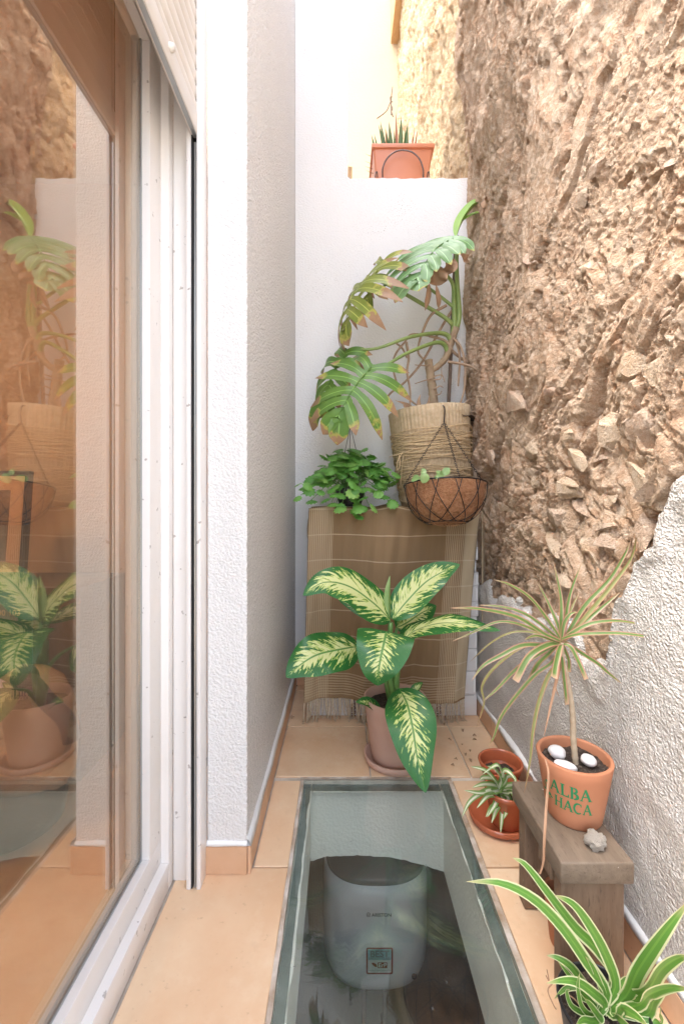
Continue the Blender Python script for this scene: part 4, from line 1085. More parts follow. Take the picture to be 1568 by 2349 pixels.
for k in range(46):
    z = PZ0 + (PZ1 - PZ0) * (0.10 + 0.66 * rnd.random()); s1, s2 = rnd.uniform(-.05, .05), rnd.uniform(0, 6.3)
    c = []
    for i in range(41):
        an = i * 2 * math.pi / 40
        zz = z + s1 * math.sin(an + s2) + 0.010 * math.sin(an * 3 + s2)
        rr = PR0 + (PR1 - PR0) * (zz - PZ0) / (PZ1 - PZ0) + 0.010 + 0.003 * rnd.random()
        q = Vector((MX + rr * math.cos(an), MY + rr * math.sin(an), zz)); c.append(piv + tiltM @ (q - piv))
    tube(mb, c, rnd.choice([0.0024, 0.0032]), 40, 5, smoothcurve=False)
o = mb.build('twine_wrap', M['twine'], mo, smooth=True); o['kind'] = 'stuff'
mb = MB()
tube(mb, [Z5(820, 95, 2.13), Z5(790, 150, 2.12), Z5(785, 210, 2.12), Z5(803, 180, 2.12), Z5(800, 110, 2.125)], 0.0022, 20, 5)
tube(mb, [Z5(825, 120, 2.13), Z5(815, 220, 2.13), Z5(808, 310, 2.13)], 0.0014, 12, 5); tube(mb, [Z5(820, 100, 2.13), Z5(775, 110, 2.12), Z5(735, 125, 2.12)], 0.0014, 12, 5)
mb.build('loose_twine', M['twine'], mo, smooth=True)
def mst(pts, r0, r1, mat='petiole', name='petiole', n=24, bumps=None): return stem(mo, pts, r0 * (.82 if mat == 'petiole' else 1), r1, M[mat], name, n, 8, bumps)
D = 2.36
ring = lambda i: 1 + (0.10 if i % 5 == 0 else 0.0)
mst([Z4(1028, 1420, D), Z4(1015, 1290, D), Z4(1000, 1180, D), Z4(985, 1075, D)], 0.026, 0.022, 'bark', 'trunk', 30, ring)
mst([Z4(1005, 1140, D), Z4(1050, 1110, D), Z4(1095, 1060, D), Z4(1120, 990, D), Z4(1140, 930, D), Z4(1160, 870, D)], 0.016, 0.020, 'bark', 'trunk', 30, ring)
mst([Z4(1140, 920, D), Z4(1150, 830, D), Z4(1148, 700, D), Z4(1140, 590, D), Z4(1098, 528, D - .02)], 0.018, 0.009)
mst([Z4(1165, 870, D), Z4(1182, 780, D), Z4(1170, 600, D), Z4(1165, 420, D), Z4(1178, 300, D), Z4(1155, 290, D - .02)], 0.019, 0.008)
mst([Z4(1140, 850, D), Z4(1085, 800, D - .02), Z4(850, 660, D - .06), Z4(690, 575, D - .09), Z4(600, 540, D - .11)], 0.015, 0.007)
mst([Z4(1150, 740, D), Z4(1050, 660, D), Z4(880, 540, D - .02), Z4(760, 455, D - .03), Z4(705, 440, D - .04)], 0.011, 0.006)
mst([Z4(1135, 960, D), Z4(1100, 912, D - .01), Z4(1020, 903, D - .05), Z4(860, 930, D - .13), Z4(655, 1000, D - .14), Z4(475, 1008, 2.24)], 0.017, 0.006)
mst([Z4(1110, 1035, D), Z4(1085, 975, D - .02), Z4(1020, 965, D - .06), Z4(850, 1030, D - .15), Z4(715, 1105, D - .2), Z4(630, 1120, D - .22)], 0.017, 0.006)
mb = MB(); tube(mb, [Z4(1112, 1400, D + .05), Z4(1135, 900, D + .05), Z4(1160, 300, D + .05)], 0.010, 10, 8); mb.build('stake', M['stake'], mo, smooth=True)
for pts in ([(1135, 760), (1060, 880), (950, 1080), (840, 1210), (740, 1290), (725, 1345), (795, 1420)], [(1100, 725), (1000, 790), (940, 920), (920, 1020), (960, 1075)],
            [(835, 960), (780, 1030), (760, 1110), (790, 1230), (860, 1320), (925, 1370)], [(845, 960), (860, 1060), (850, 1150), (870, 1280), (865, 1400)],
            [(1000, 920), (880, 910), (835, 960)], [(1130, 1010), (1190, 1060), (1240, 1090), (1300, 1120), (1320, 1160), (1290, 1250), (1260, 1310)],
            [(1110, 1085), (1180, 1095), (1260, 1115), (1310, 1150)], [(1140, 930), (1190, 990), (1215, 1080), (1220, 1200), (1205, 1300), (1180, 1370)],
            [(1290, 1270), (1240, 1330), (1200, 1370)], [(990, 920), (1090, 950), (1140, 1010)], [(1160, 940), (1185, 1050), (1180, 1170), (1175, 1240)], [(780, 965), (820, 1000), (850, 1060)]):
    k = rnd.uniform(-.05, .06); mst([Z4(x, y, D + k + 0.0 * i) for i, (x, y) in enumerate(pts)], rnd.uniform(.0055, .0085), .005, 'root', 'aerial_root', 30)
for pts in ([(1010, 1190), (960, 1205), (900, 1225)], [(1020, 1200), (1065, 1190), (1070, 1120)], [(1020, 1260), (1060, 1240), (1080, 1250)], [(1030, 1300), (1060, 1290), (1070, 1270)], [(1000, 1100), (960, 1110), (900, 1105)], [(1020, 1180), (1070, 1170), (1090, 1215)]):
    mst([Z4(x, y, D - .03) for x, y in pts], .0042, .002, 'root', 'root_stub', 10)
def monstera_leaf(base, tip, nrm, W, mat, lobes=6, arch=0.12, droop=0.5, back=1.0, sides=(1, 1), seed=0, jit=0.15, a0=112, a1=22):
    r2 = random.Random(seed); m_ = MB()
    base, tip = Vector(base), Vector(tip); nrm = Vector(nrm).normalized()
    L_ = (tip - base).length
    mid = base.lerp(tip, .5) + nrm * arch * L_
    c = catmull([base, mid, tip], 40)
    T0 = (tip - base).normalized(); sd_ = nrm.cross(T0).normalized(); up = T0.cross(sd_).normalized()
    if up.dot(nrm) < 0: up = -up
    cw = 4; nq = 12
    for s, wside in zip((-1, 1), sides):
        for i in range(lobes):
            t0, t1 = 0.015 + 0.90 * i / lobes, 0.015 + 0.90 * (i + 1) / lobes
            if i == lobes - 1: t1 = 1.0
            pa, pb = c[int(t0 * 40)], c[int(t1 * 40)]
            tm_ = (t0 + t1) / 2
            an = R(a0 + (a1 - a0) * tm_ ** 0.85 + r2.uniform(-6, 6))
            ln = W * wside * (0.72 + 0.62 * math.sin(math.pi * min(1, tm_ * 0.85 + 0.13))) * (1 + r2.uniform(-jit, jit)) * (1 - 0.35 * tm_)
            dr_ = droop * (1 + r2.uniform(-.5, .5)); bend = r2.uniform(0.12, 0.32)
            sp = (pb - pa).length
            v_, uv = [], []
            for q_ in range(nq + 1):
                q = q_ / nq
                ang = an - bend * q
                dirv = sd_ * s * math.sin(ang) + T0 * math.cos(ang)
                ctr = pa.lerp(pb, .5) + dirv * ln * q - up * dr_ * ln * q * q + up * 0.16 * ln * q * (1 - q)
                perp = (T0 * math.sin(ang) - sd_ * s * math.cos(ang))
                if q < 0.16: hw = sp * (0.52 - 0.9 * q)
                elif q < 0.70: hw = sp * (0.376 + 0.13 * math.sin((q - .16) / .54 * math.pi * .75))
                else: hw = sp * (0.468 * (1 - ((q - .70) / .30) ** 1.5) + 0.03)
                if q_ == 0: hw = sp * 0.5
                for k_ in range(cw + 1):
                    u_ = -1 + 2 * k_ / cw
                    p_ = ctr + (perp if q_ else T0) * hw * u_ - up * 0.16 * hw * (1 - u_ * u_) * min(1, q * 3)
                    p_ += up * 0.005 * L_ * math.sin(q * 7 + u_ * 2 + seed + i)
                    v_.append(p_); uv.append((q, 0.5 + 0.5 * u_))
            f_ = [(a*(cw+1)+b, a*(cw+1)+b+1, (a+1)*(cw+1)+b+1, (a+1)*(cw+1)+b) for a in range(nq) for b in range(cw)]
            m_.add(v_, f_, uv)
    tube(m_, c, lambda t: 0.006 * (1 - 0.8 * t), 20, 5)
    return m_.build('leaf', mat, mo, smooth=True)
monstera_leaf(Z4(1155, 292, 2.33), Z4(885, 600, 2.14), (-0.25, -0.70, 0.66), 0.27, M['monstera_pale'], 7, 0.10, 0.22, sides=(1.0, 0.5), seed=3, jit=.08, a0=92, a1=30)
monstera_leaf(Z4(628, 1112, 2.13), Z4(385, 1480, 2.04), (-0.05, -0.85, 0.52), 0.195, M['monstera'], 6, 0.10, 0.42, seed=11, jit=.14, a0=150, a1=18)
monstera_leaf(Z4(472, 1010, 2.24), Z4(310, 1400, 2.20), (-0.45, -0.72, 0.50), 0.175, M['monstera'], 5, 0.10, 0.55, seed=17, sides=(1.15, 0.7), a0=140)
monstera_leaf(Z4(605, 545, 2.25), Z4(450, 900, 2.18), (-0.72, -0.42, 0.55), 0.20, M['monstera_aged'], 6, 0.12, 0.55, seed=5, a0=150)
monstera_leaf(Z4(705, 445, 2.32), Z4(585, 720, 2.30), (-0.65, -0.55, 0.50), 0.17, M['monstera_aged'], 5, 0.10, 0.45, seed=8, a0=155)
m_ = MB(); leaf(m_, [Z4(1165, 290, 2.34), Z4(1200, 200, 2.34), Z4(1270, 100, 2.33), Z4(1340, 50, 2.31)], 0.034, (-0.8, -0.5, 0.2), prof='cast', fold=0.9, m=8); m_.build('leaf', M['young_leaf'], mo, smooth=True)
m_ = MB(); leaf(m_, [Z4(1200, 190, 2.33), Z4(1270, 150, 2.31), Z4(1340, 130, 2.28)], 0.030, (-0.2, -0.6, 0.75), prof='cast', fold=0.3); m_.build('leaf', M['young_leaf'], mo, smooth=True)
for pts, W_ in (([(1050, 470), (1040, 540), (1035, 600)], .06), ([(1100, 430), (1110, 480), (1095, 530)], .04), ([(990, 590), (985, 680), (965, 760)], .014), ([(1035, 600), (1050, 690), (1050, 745)], .012), ([(1190, 400), (1215, 440), (1245, 468)], .022), ([(1340, 50), (1360, 80), (1340, 110)], .025)):
    m_ = MB(); leaf(m_, [Z4(x, y, 2.16 + .03 * i) for i, (x, y) in enumerate(pts)], W_, (-0.2, -0.95, 0.2), prof='cast', fold=0.5, curl=-0.3, wave=.3, m=8); m_.build('withered_leaf', M['dry_leaf'], mo, smooth=True)
for pts in ([(930, 1400), (925, 1340), (935, 1290)], [(890, 1400), (850, 1360), (770, 1330)], [(960, 1390), (985, 1360), (990, 1300)], [(880, 1400), (840, 1370), (825, 1340)], [(950, 1390), (970, 1370), (990, 1335)]):
    m_ = MB(); leaf(m_, [Z4(x, y, 2.25) for x, y in pts], 0.016, (-0.3, -0.9, 0.2), prof='spike', fold=0.4); m_.build('small_leaf', M['dry_leaf'], mo, smooth=True)

# ------------------------------------------------------------ round-leaved plant in a wire hanger
hp = thing('hanging_plant', tuple(P(800, 1170, 2.27)), 'bushy green round leaved plant in a dark pot with a wire hanger', 'potted plant')
hc = P(803, 1150, 2.28)
mb = MB(); pot(mb, hc.x, hc.y, 1.064, 1.16, 0.055, 0.085, 0.005); mb.build('pot', M['black_pot'], hp, smooth=True)
mb = MB(); soil_disc(mb, hc.x, hc.y, 1.145, 0.078, 4); mb.build('soil', M['soil'], hp, smooth=True)
hk = Z4(489, 1492, 2.28)
for an in (0.4, 2.5, 4.6):
    mb = MB(); tube(mb, [hk, hk.lerp(Vector((hc.x + .085 * math.cos(an), hc.y + .085 * math.sin(an), 1.158)), .5), Vector((hc.x + .085 * math.cos(an), hc.y + .085 * math.sin(an), 1.158))], 0.0016, 8, 5); mb.build('hanger_wire', M['wire'], hp, smooth=True)
mb = MB(); tube(mb, [hk + Vector((0, 0, -.012)), hk + Vector((0, 0, .012)), hk + Vector((0.008, 0, .022)), hk + Vector((0.002, 0, .030)), hk + Vector((-.006, 0, .024))], 0.004, 14, 6); mb.build('hook', M['wire'], hp, smooth=True)
def round_leaf_mesh(seed):
    r2 = random.Random(seed); m_ = MB(); v_ = [(0, 0.42, 0.0)]; n_ = 20
    for ring_, rr in ((1, .55), (2, 1.0)):
        for k_ in range(n_):
            an = 2 * math.pi * k_ / n_
            sc_ = rr * 0.5 * (1 + (0.13 * (1 if k_ % 2 else -1) if ring_ == 2 else 0))
            x, y = sc_ * math.sin(an) * 1.02, 0.45 - sc_ * math.cos(an) * 0.98
            z = -0.16 * (x * x * 4) * 0.5 - 0.12 * max(0, y - .5) + r2.uniform(-.015, .015) + (0.02 if ring_ == 1 else -0.03)
            v_.append((x, y, z))
    f_ = [(0, 1 + k_, 1 + (k_ + 1) % n_) for k_ in range(n_)] + [(1 + k_, 1 + n_ + k_, 1 + n_ + (k_ + 1) % n_, 1 + (k_ + 1) % n_) for k_ in range(n_)]
    m_.add(v_, f_); return m_.mesh('leaf', (0, 0, 0), [M['mint']], True)
rl = [round_leaf_mesh(i) for i in range(5)]
runners = MB(); hroot = root_of(hp); cnt = 0
ends = []
for i in range(84):
    th = rnd.uniform(0, 2 * math.pi); e = rnd.random() ** 0.6
    rx = 0.235 * e * (0.85 + .3 * rnd.random()); ry = 0.17 * e
    top = 0.185 * (1 - e ** 1.6) + 0.03
    p2 = Vector((hc.x + rx * math.cos(th), hc.y - 0.03 + ry * math.sin(th), 1.15 + top * rnd.uniform(.75, 1.1) - 0.06 * e * rnd.random()))
    ends.append(p2)
for px, py in ((690, 1135), (700, 1112), (716, 1100), (712, 1148), (725, 1090), (770, 1160), (785, 1155), (812, 1172), (818, 1160), (828, 1180), (892, 1150), (898, 1080), (880, 1075), (905, 1100), (846, 1158), (760, 1152), (800, 1125), (838, 1120), (788, 1048), (782, 1060), (740, 1140), (870, 1125)):
    ends.append(P(px, py, rnd.uniform(2.08, 2.14) if py > 1120 else rnd.uniform(2.12, 2.3)))
for p2 in ends:
    p0 = Vector((hc.x + rnd.uniform(-.04, .04), hc.y + rnd.uniform(-.04, .04), 1.145))
    pm = p0.lerp(p2, .5) + Vector((0, 0, 0.06))
    cc = catmull([p0, pm, p2], 12); tube(runners, cc, 0.0016, 12, 4, smoothcurve=False)
    for q_ in ([12, 10, 7] if rnd.random() < .65 else [12, 9]):
        if cnt >= 290: break
        cnt += 1
        q = cc[q_] + Vector((rnd.uniform(-.015, .015), rnd.uniform(-.015, .015), rnd.uniform(-.008, .012)))
        out = Vector((q.x - hc.x, q.y - hc.y, 0))
        ang = math.atan2(out.y, out.x) - math.pi / 2 + rnd.uniform(-1.2, 1.2)
        s_ = rnd.uniform(.042, .070)
        o = link('leaf', rnd.choice(rl), hp, q - hroot, (rnd.uniform(-.95, -.15), rnd.uniform(-.4, .4), ang if math.sin(ang) < 0.2 or rnd.random() < .3 else rnd.uniform(2.3, 4.0)), (s_, s_, s_))
        n_ = (o.rotation_euler.to_matrix() @ Vector((0, 0, 1)))
        if n_.y > 0.1: o.rotation_euler.x *= -0.8
runners.build('runners', M['stem_green'], hp, smooth=True)['kind'] = 'stuff'

# ------------------------------------------------------------ coir hanging basket
bc = P(1020, 1119, 2.0); bc.z = 1.162
BR, BD = 0.187, 0.188
hb = thing('hanging_basket', tuple(bc + Vector((0, 0, -BD))), 'coir lined wire basket hanging by chains from the jute pot', 'basket')
bt_ = Matrix.Rotation(R(-9), 3, 'X')
def bsurf(an, ph, k=1.0):
    """ph 0 at the rim, 1 at the bottom"""
    a = ph * math.pi / 2
    q = Vector((math.cos(an) * BR * math.cos(a) ** 0.8 * k, math.sin(an) * BR * math.cos(a) ** 0.8 * k, -BD * math.sin(a) * k))
    return bc + bt_ @ q
mb = MB(); nA, nP = 96, 30; v = []
for j in range(nP + 1):
    for i in range(nA):
        an, ph = 2 * math.pi * i / nA, min(.998, j / nP)
        v.append(bsurf(an, ph, 0.95))
a = np.array([q[:] for q in v]); nn = fbm(a[:, 0] * 45, a[:, 1] * 45, a[:, 2] * 45, 4, 3)
ctr = np.array(bc[:]); a = ctr + (a - ctr) * (1 + 0.022 * nn)[:, None]
f = [(j*nA+i, j*nA+(i+1) % nA, (j+1)*nA+(i+1) % nA, (j+1)*nA+i) for j in range(nP) for i in range(nA)]
mb.add([tuple(q) for q in a], f); o = mb.build('coir_liner', M['coir'], hb, smooth=True); s2 = o.modifiers.new('t', 'SOLIDIFY'); s2.thickness = 0.012; s2.offset = 1 if False else -1; o.data.flip_normals()
mb = MB()
for i in range(420):
    an, ph = rnd.uniform(math.pi, 2 * math.pi), rnd.random() * .95
    pts = []; da, dp = rnd.uniform(-.25, .25), rnd.uniform(-.12, .12)
    for k in range(4): pts.append(bsurf(an + da * k / 3, min(.99, max(0.0, ph + dp * k / 3)), 0.985 + rnd.uniform(0, .02)))
    tube(mb, pts, 0.0005, 5, 3)
mb.build('coir_fibre', M['coir_hair'], hb)['kind'] = 'stuff'
mb = MB(); tube(mb, [bsurf(2 * math.pi * i / 48, 0, 1.0) for i in range(49)], 0.0032, 48, 6, smoothcurve=False); mb.build('rim_wire', M['wire'], hb, smooth=True)
for k in range(12):
    a0 = k * math.pi / 6
    mb = MB(); tube(mb, [bsurf(a0 + math.pi * 0.55 * t, 0.74 * math.sin(math.pi * t) ** 0.75, 1.0) for t in [i / 24 for i in range(25)]], 0.0019, 24, 5, smoothcurve=False); mb.build('scallop_wire', M['wire'], hb, smooth=True)
mb = MB(); tube(mb, [bsurf(2 * math.pi * i / 36, 0.74, 1.0) for i in range(37)], 0.0019, 36, 5, smoothcurve=False); mb.build('base_ring', M['wire'], hb, smooth=True)
hook = P(1018, 945, 2.118)
mb = MB(); tube(mb, [hook + Vector((0, 0, -.05)), hook + Vector((0.003, 0, .01)), hook + Vector((0.0, .010, .032)), hook + Vector((0, .028, .034)), hook + Vector((0, .034, .01))], 0.0032, 18, 6); mb.build('hook', M['wire'], hb, smooth=True)
def chain(p0, p1):
    m_ = MB(); n_ = int((p1 - p0).length / 0.013); T = (p1 - p0).normalized(); a_ = T.cross(Vector((0.2, 1, 0.1))).normalized(); b_ = T.cross(a_)
    for i in range(n_):
        c_ = p0.lerp(p1, (i + .5) / n_); sd_ = a_ if i % 2 else b_
        tube(m_, [c_ + T * (0.0095 * math.cos(t)) + sd_ * (0.0042 * math.sin(t)) for t in [k * math.pi / 5 for k in range(11)]], 0.0012, 10, 4, smoothcurve=False)
    return m_.build('chain', M['wire'], hb, smooth=True)
for an in (math.pi * 0.99, -math.pi * .47, 0.02): chain(hook + Vector((0, 0, -.05)), bsurf(an, 0, 1.0))
for pts, W_ in (([Z5(880, 268, 1.90), Z5(905, 262, 1.88), Z5(935, 260, 1.86)], .018), ([Z5(950, 290, 1.84), Z5(965, 250, 1.83), Z5(975, 228, 1.83)], .020), ([Z5(945, 240, 1.86), Z5(955, 215, 1.87), Z5(940, 200, 1.87)], .012), ([Z5(1085, 245, 1.88), Z5(1060, 235, 1.87), Z5(1035, 212, 1.87)], .017), ([Z5(1085, 242, 1.88), Z5(1100, 215, 1.88), Z5(1120, 192, 1.88)], .017), ([Z5(1020, 262, 1.84), Z5(1040, 252, 1.83), Z5(1058, 248, 1.83)], .008)):
    m_ = MB(); leaf(m_, pts, W_, (-0.1, -0.9, 0.4), prof='cast', fold=0.25, m=6, rows=10); m_.build('succulent_leaf', M['succulent'], hb, smooth=True)
mb = MB(); soil_disc(mb, bc.x, bc.y, bc.z - 0.022, BR * .93, 12, .004)
mb.v = [tuple(bc + bt_ @ (Vector(q) - bc)) for q in mb.v]; mb.build('soil', M['soil'], hb, smooth=True)
# ------------------------------------------------------------ wooden stool
st = thing('wooden_stool', (0.553, 1.08, 0), 'small worn wooden stool carrying the lettered clay pot', 'stool')
SZ = 0.31
mb = MB(); mb.box((0.474, 0.946, SZ - 0.048), (0.634, 1.222, SZ)); o = mb.build('seat', M['wood_top'], st, bevel=0.004, seg=3)
mb = MB(); mb.box((0.4815, 0.962, 0.002), (0.622, 0.995, SZ - 0.0485)); mb.build('leg', M['wood_leg'], st, bevel=0.003)
mb = MB(); mb.box((0.4865, 1.165, 0.002), (0.622, 1.204, SZ - 0.0485)); mb.build('leg', M['wood_leg'], st, bevel=0.003)
mb = MB(); mb.box((0.4755, 0.9965, SZ - 0.082), (0.4862, 1.06, SZ - 0.0487)); mb.build('brace', M['wood_leg'], st, bevel=0.002)

# ------------------------------------------------------------ dracaena in the lettered pot
AX, AY, AZ0, AZ1, AR0, AR1 = 0.580, 1.093, SZ, 0.462, 0.062, 0.087
dc = thing('potted_dracaena', (AX, AY, SZ), 'thin stemmed dracaena in a lettered terracotta pot on the stool', 'potted plant')
mb = MB(); pot(mb, AX, AY, AZ0 + 0.001, AZ1, AR0, AR1, 0.010, seg=72); pt = mb.build('pot', M['terracotta'], dc, smooth=True)
mb = MB(); soil_disc(mb, AX, AY, AZ1 - 0.022, AR1 - 0.012, 5, .005); mb.build('soil', M['soil'], dc, smooth=True)
# hand-painted serif letters, wrapped round the pot
def st_(a, b, w_):                      # straight stroke as quad
    a, b = Vector((*a, 0)), Vector((*b, 0)); n_ = (b - a).normalized(); p_ = Vector((-n_.y, n_.x, 0)) * w_ / 2
    return [a - p_, b - p_, b + p_, a + p_]
def hs_(x0, x1, y, h_=0.07): return [Vector((x0, y, 0)), Vector((x1, y, 0)), Vector((x1 - .03, y + h_, 0)), Vector((x0 + .03, y + h_, 0))]
def arc_(cx, cy, rx, ry, a0, a1, w0, w1, n_=12):
    out = []
    for i in range(n_):
        q = []
        for k_ in (0, 1):
            an = R(a0 + (a1 - a0) * (i + k_) / n_); t = (i + k_) / n_; ww = w0 + (w1 - w0) * math.sin(math.pi * t)
            q.append((Vector((cx + (rx - ww / 2) * math.cos(an), cy + (ry - ww / 2) * math.sin(an), 0)), Vector((cx + (rx + ww / 2) * math.cos(an), cy + (ry + ww / 2) * math.sin(an), 0))))
        out.append([q[0][0], q[0][1], q[1][1], q[1][0]])
    return out
GL = {
    'A': (0.92, [st_((.10, .02), (.46, .98), .10), st_((.44, .98), (.80, .02), .19), st_((.20, .36), (.66, .36), .09), hs_(-.02, .26, 0), hs_(.62, .98, 0)]),
    'L': (0.78, [st_((.24, .02), (.24, .98), .19), hs_(.04, .44, 0), hs_(.04, .44, .93), st_((.24, .05), (.74, .05), .10), st_((.72, .02), (.72, .28), .08)]),
    'B': (0.82, [st_((.22, .02), (.22, .98), .19), hs_(.02, .30, 0), hs_(.02, .30, .93)] + arc_(.34, .745, .24, .205, -92, 92, .09, .19) + arc_(.36, .275, .30, .235, -92, 92, .09, .21)),
    'H': (0.98, [st_((.20, .02), (.20, .98), .19), st_((.76, .02), (.76, .98), .19), st_((.2, .5), (.76, .5), .09), hs_(.02, .38, 0), hs_(.02, .38, .93), hs_(.58, .94, 0), hs_(.58, .94, .93)]),
    'C': (0.92, arc_(.50, .5, .38, .45, 48, 312, .08, .20, 18) + [st_((.76, .68), (.76, .96), .08)]),
}
def camang(): return math.atan2(-AY, -AX)
def wrap_text(body, zc, hgt, ang_center, wf=0.80):
    tot = sum(GL[c][0] for c in body) * hgt * wf; x = -tot / 2
    for ch in body:
        m_ = MB(); lift = 0.0
        for poly in GL[ch][1]:
            lift += 0.00004; vs2 = []
            sub = []
            for k_ in range(len(poly)):             # subdivide the outline so that it follows the curve
                a_, b_ = poly[k_], poly[(k_ + 1) % len(poly)]
                for s_ in range(3): sub.append(a_.lerp(b_, s_ / 3))
            for q in sub:
                z = zc + (q.y - .5) * hgt
                rr = AR0 + (AR1 - AR0) * (z - AZ0) / (AZ1 - AZ0) + 0.0006 + lift
                an = ang_center + (x + q.x * hgt * wf) / rr
                vs2.append((AX + rr * math.cos(an), AY + rr * math.sin(an), z))
            m_.add(vs2, [tuple(range(len(vs2)))])
        o_ = m_.build('letter', M['green_print'], pt); x += GL[ch][0] * hgt * wf
TA = camang() - 0.10
wrap_text('ALBA', 0.408, 0.031, TA - 0.02, 0.88)
wrap_text('HACA', 0.371, 0.028, TA + 0.06, 0.80)
for k, (du, dz, s_) in enumerate(((-.058, .404, .009), (-.066, .394, .008), (-.060, .386, .008), (-.054, .376, .010), (-.062, .370, .009), (-.052, .365, .007), (-.068, .380, .007), (-.047, .372, .007))):
    m_ = MB(); vs2 = []
    for i in range(8):
        an_ = i * math.pi / 4; u_ = du + s_ * 0.8 * math.cos(an_ + k); z = dz + s_ * 0.5 * math.sin(an_)
        rr = AR0 + (AR1 - AR0) * (z - AZ0) / (AZ1 - AZ0) + 0.0006 + .00003 * k
        an = TA + u_ / rr; vs2.append((AX + rr * math.cos(an), AY + rr * math.sin(an), z))
    m_.add(vs2, [tuple(range(8))]); m_.build('painted_sprig', M['green_print'], pt)
crown = Z6(742, 830, 1.085)
stem(dc, [Vector((AX + .002, AY - .005, AZ1 - 0.03)), Z6(822, 1480, 1.088), Z6(815, 1300, 1.088), Z6(785, 1100, 1.086), Z6(748, 940, 1.085), crown], 0.0072, 0.0055, M['cane'], 'cane', 60, 8, lambda i: 1 + (.14 if i % 4 == 0 else 0))
def dl(pts, W, prof='strap', mat='dracaena', dd=0.0, nrm=None):
    """pts in close-up units after the crown; dd: how far the tip reaches towards (-) or away from (+) the eye"""
    n_ = len(pts); P_ = [crown + Vector((0, 0, rnd.uniform(-.006, .012)))]
    for i, (x, y) in enumerate(pts): P_.append(Z6(x, y, 1.085 + dd * (i + 1) / n_))
    m_ = MB(); leaf(m_, P_, W, nrm or (rnd.uniform(-.25, .25), -0.75, 0.62), prof=prof, fold=0.35, m=8, rows=26); m_.build('leaf', M[mat], dc, smooth=True)
for a in (([(740, 700), (735, 520), (688, 288)], .0062, 'strap', 'dracaena', .04), ([(765, 690), (800, 500), (875, 298)], .0066, 'strap', 'dracaena', .05), ([(720, 720), (660, 580), (578, 415)], .0055, 'strap', 'dracaena', .06),
          ([(690, 740), (540, 540), (400, 445), (282, 405)], .0062, 'strap', 'dracaena', .02), ([(640, 740), (500, 640), (340, 590), (180, 578)], .006, 'strap', 'dracaena', .08), ([(620, 770), (440, 660), (200, 605), (-10, 597)], .0070, 'strap', 'dracaena', -.05),
          ([(590, 760), (430, 700), (300, 695), (150, 760), (0, 825)], .0045, 'strap', 'dracaena', .04), ([(600, 770), (420, 760), (270, 830), (120, 965)], .003, 'strap', 'dracaena_dark', .08),
          ([(660, 850), (480, 850), (330, 920), (210, 990), (135, 1090)], .0066, 'strap', 'dracaena', -.04), ([(640, 850), (520, 930), (430, 1090)], .0080, 'cut', 'dracaena', -.05), ([(650, 860), (480, 860), (290, 1000), (205, 1130), (220, 1240), (165, 1410)], .0040, 'strap', 'dracaena_dark', .06),
          ([(640, 880), (450, 1000), (300, 1150), (215, 1225)], .0052, 'strap', 'dracaena', -.02), ([(660, 900), (580, 980), (530, 1080)], .0058, 'cut', 'dracaena', .03), ([(680, 960), (560, 1050), (420, 1210), (330, 1340), (285, 1470), (250, 1525)], .0052, 'strap', 'dracaena', .02),
          ([(720, 900), (700, 990), (688, 1070)], .0078, 'cut', 'dracaena', -.06), ([(770, 900), (790, 960), (790, 1030)], .0050, 'cut', 'dracaena', .0), ([(800, 860), (850, 950), (905, 1080)], .0064, 'cut', 'dracaena', -.05), ([(840, 880), (980, 970), (1060, 1040), (1150, 1110)], .0066, 'strap', 'dracaena', -.03),
          ([(830, 780), (950, 770), (1150, 770), (1350, 800), (1560, 870)], .0055, 'strap', 'dracaena', -.10), ([(820, 760), (950, 700), (1130, 685), (1340, 722)], .0060, 'strap', 'dracaena', -.05), ([(800, 740), (900, 580), (1060, 410), (1160, 250), (1210, 140)], .0066, 'strap', 'dracaena', .0),
          ([(830, 740), (960, 590), (1100, 420), (1215, 250), (1255, 50)], .0060, 'strap', 'dracaena_dark', -.02), ([(840, 750), (960, 640), (1150, 480)], .0075, 'strap', 'dracaena', .04), ([(770, 720), (810, 600), (862, 490)], .0035, 'strap', 'dracaena_dark', .06), ([(760, 700), (800, 640), (845, 625)], .006, 'strap', 'dracaena', .0),
          ([(600, 790), (540, 790), (490, 815)], .0040, 'strap', 'dracaena', -.06), ([(745, 960), (760, 1100), (775, 1250)], .0062, 'cut', 'dracaena', -.02),
          ([(690, 990), (640, 1080), (580, 1260), (545, 1450), (530, 1620), (490, 1850)], .0060, 'strap', 'dracaena_dark', -.02), ([(730, 980), (700, 1110), (660, 1290), (620, 1480)], .0045, 'strap', 'dracaena_dry', -.01), ([(720, 1000), (700, 1120), (730, 1210)], .003, 'strap', 'dracaena_dry', .02)):
    dl(*a)
m_ = MB(); leaf(m_, [Z6(635, 1620, 1.01), Z6(655, 1720, 0.99), Z6(640, 1920, 0.985), Z6(625, 2180, 0.97), Z6(620, 2300, 0.965), Z6(595, 2390, 0.96), Z6(585, 2360, .96)], .0030, (-0.4, -0.9, 0.1), 'strap', fold=.6); m_.build('dead_leaf', M['dracaena_dry'], dc, smooth=True)
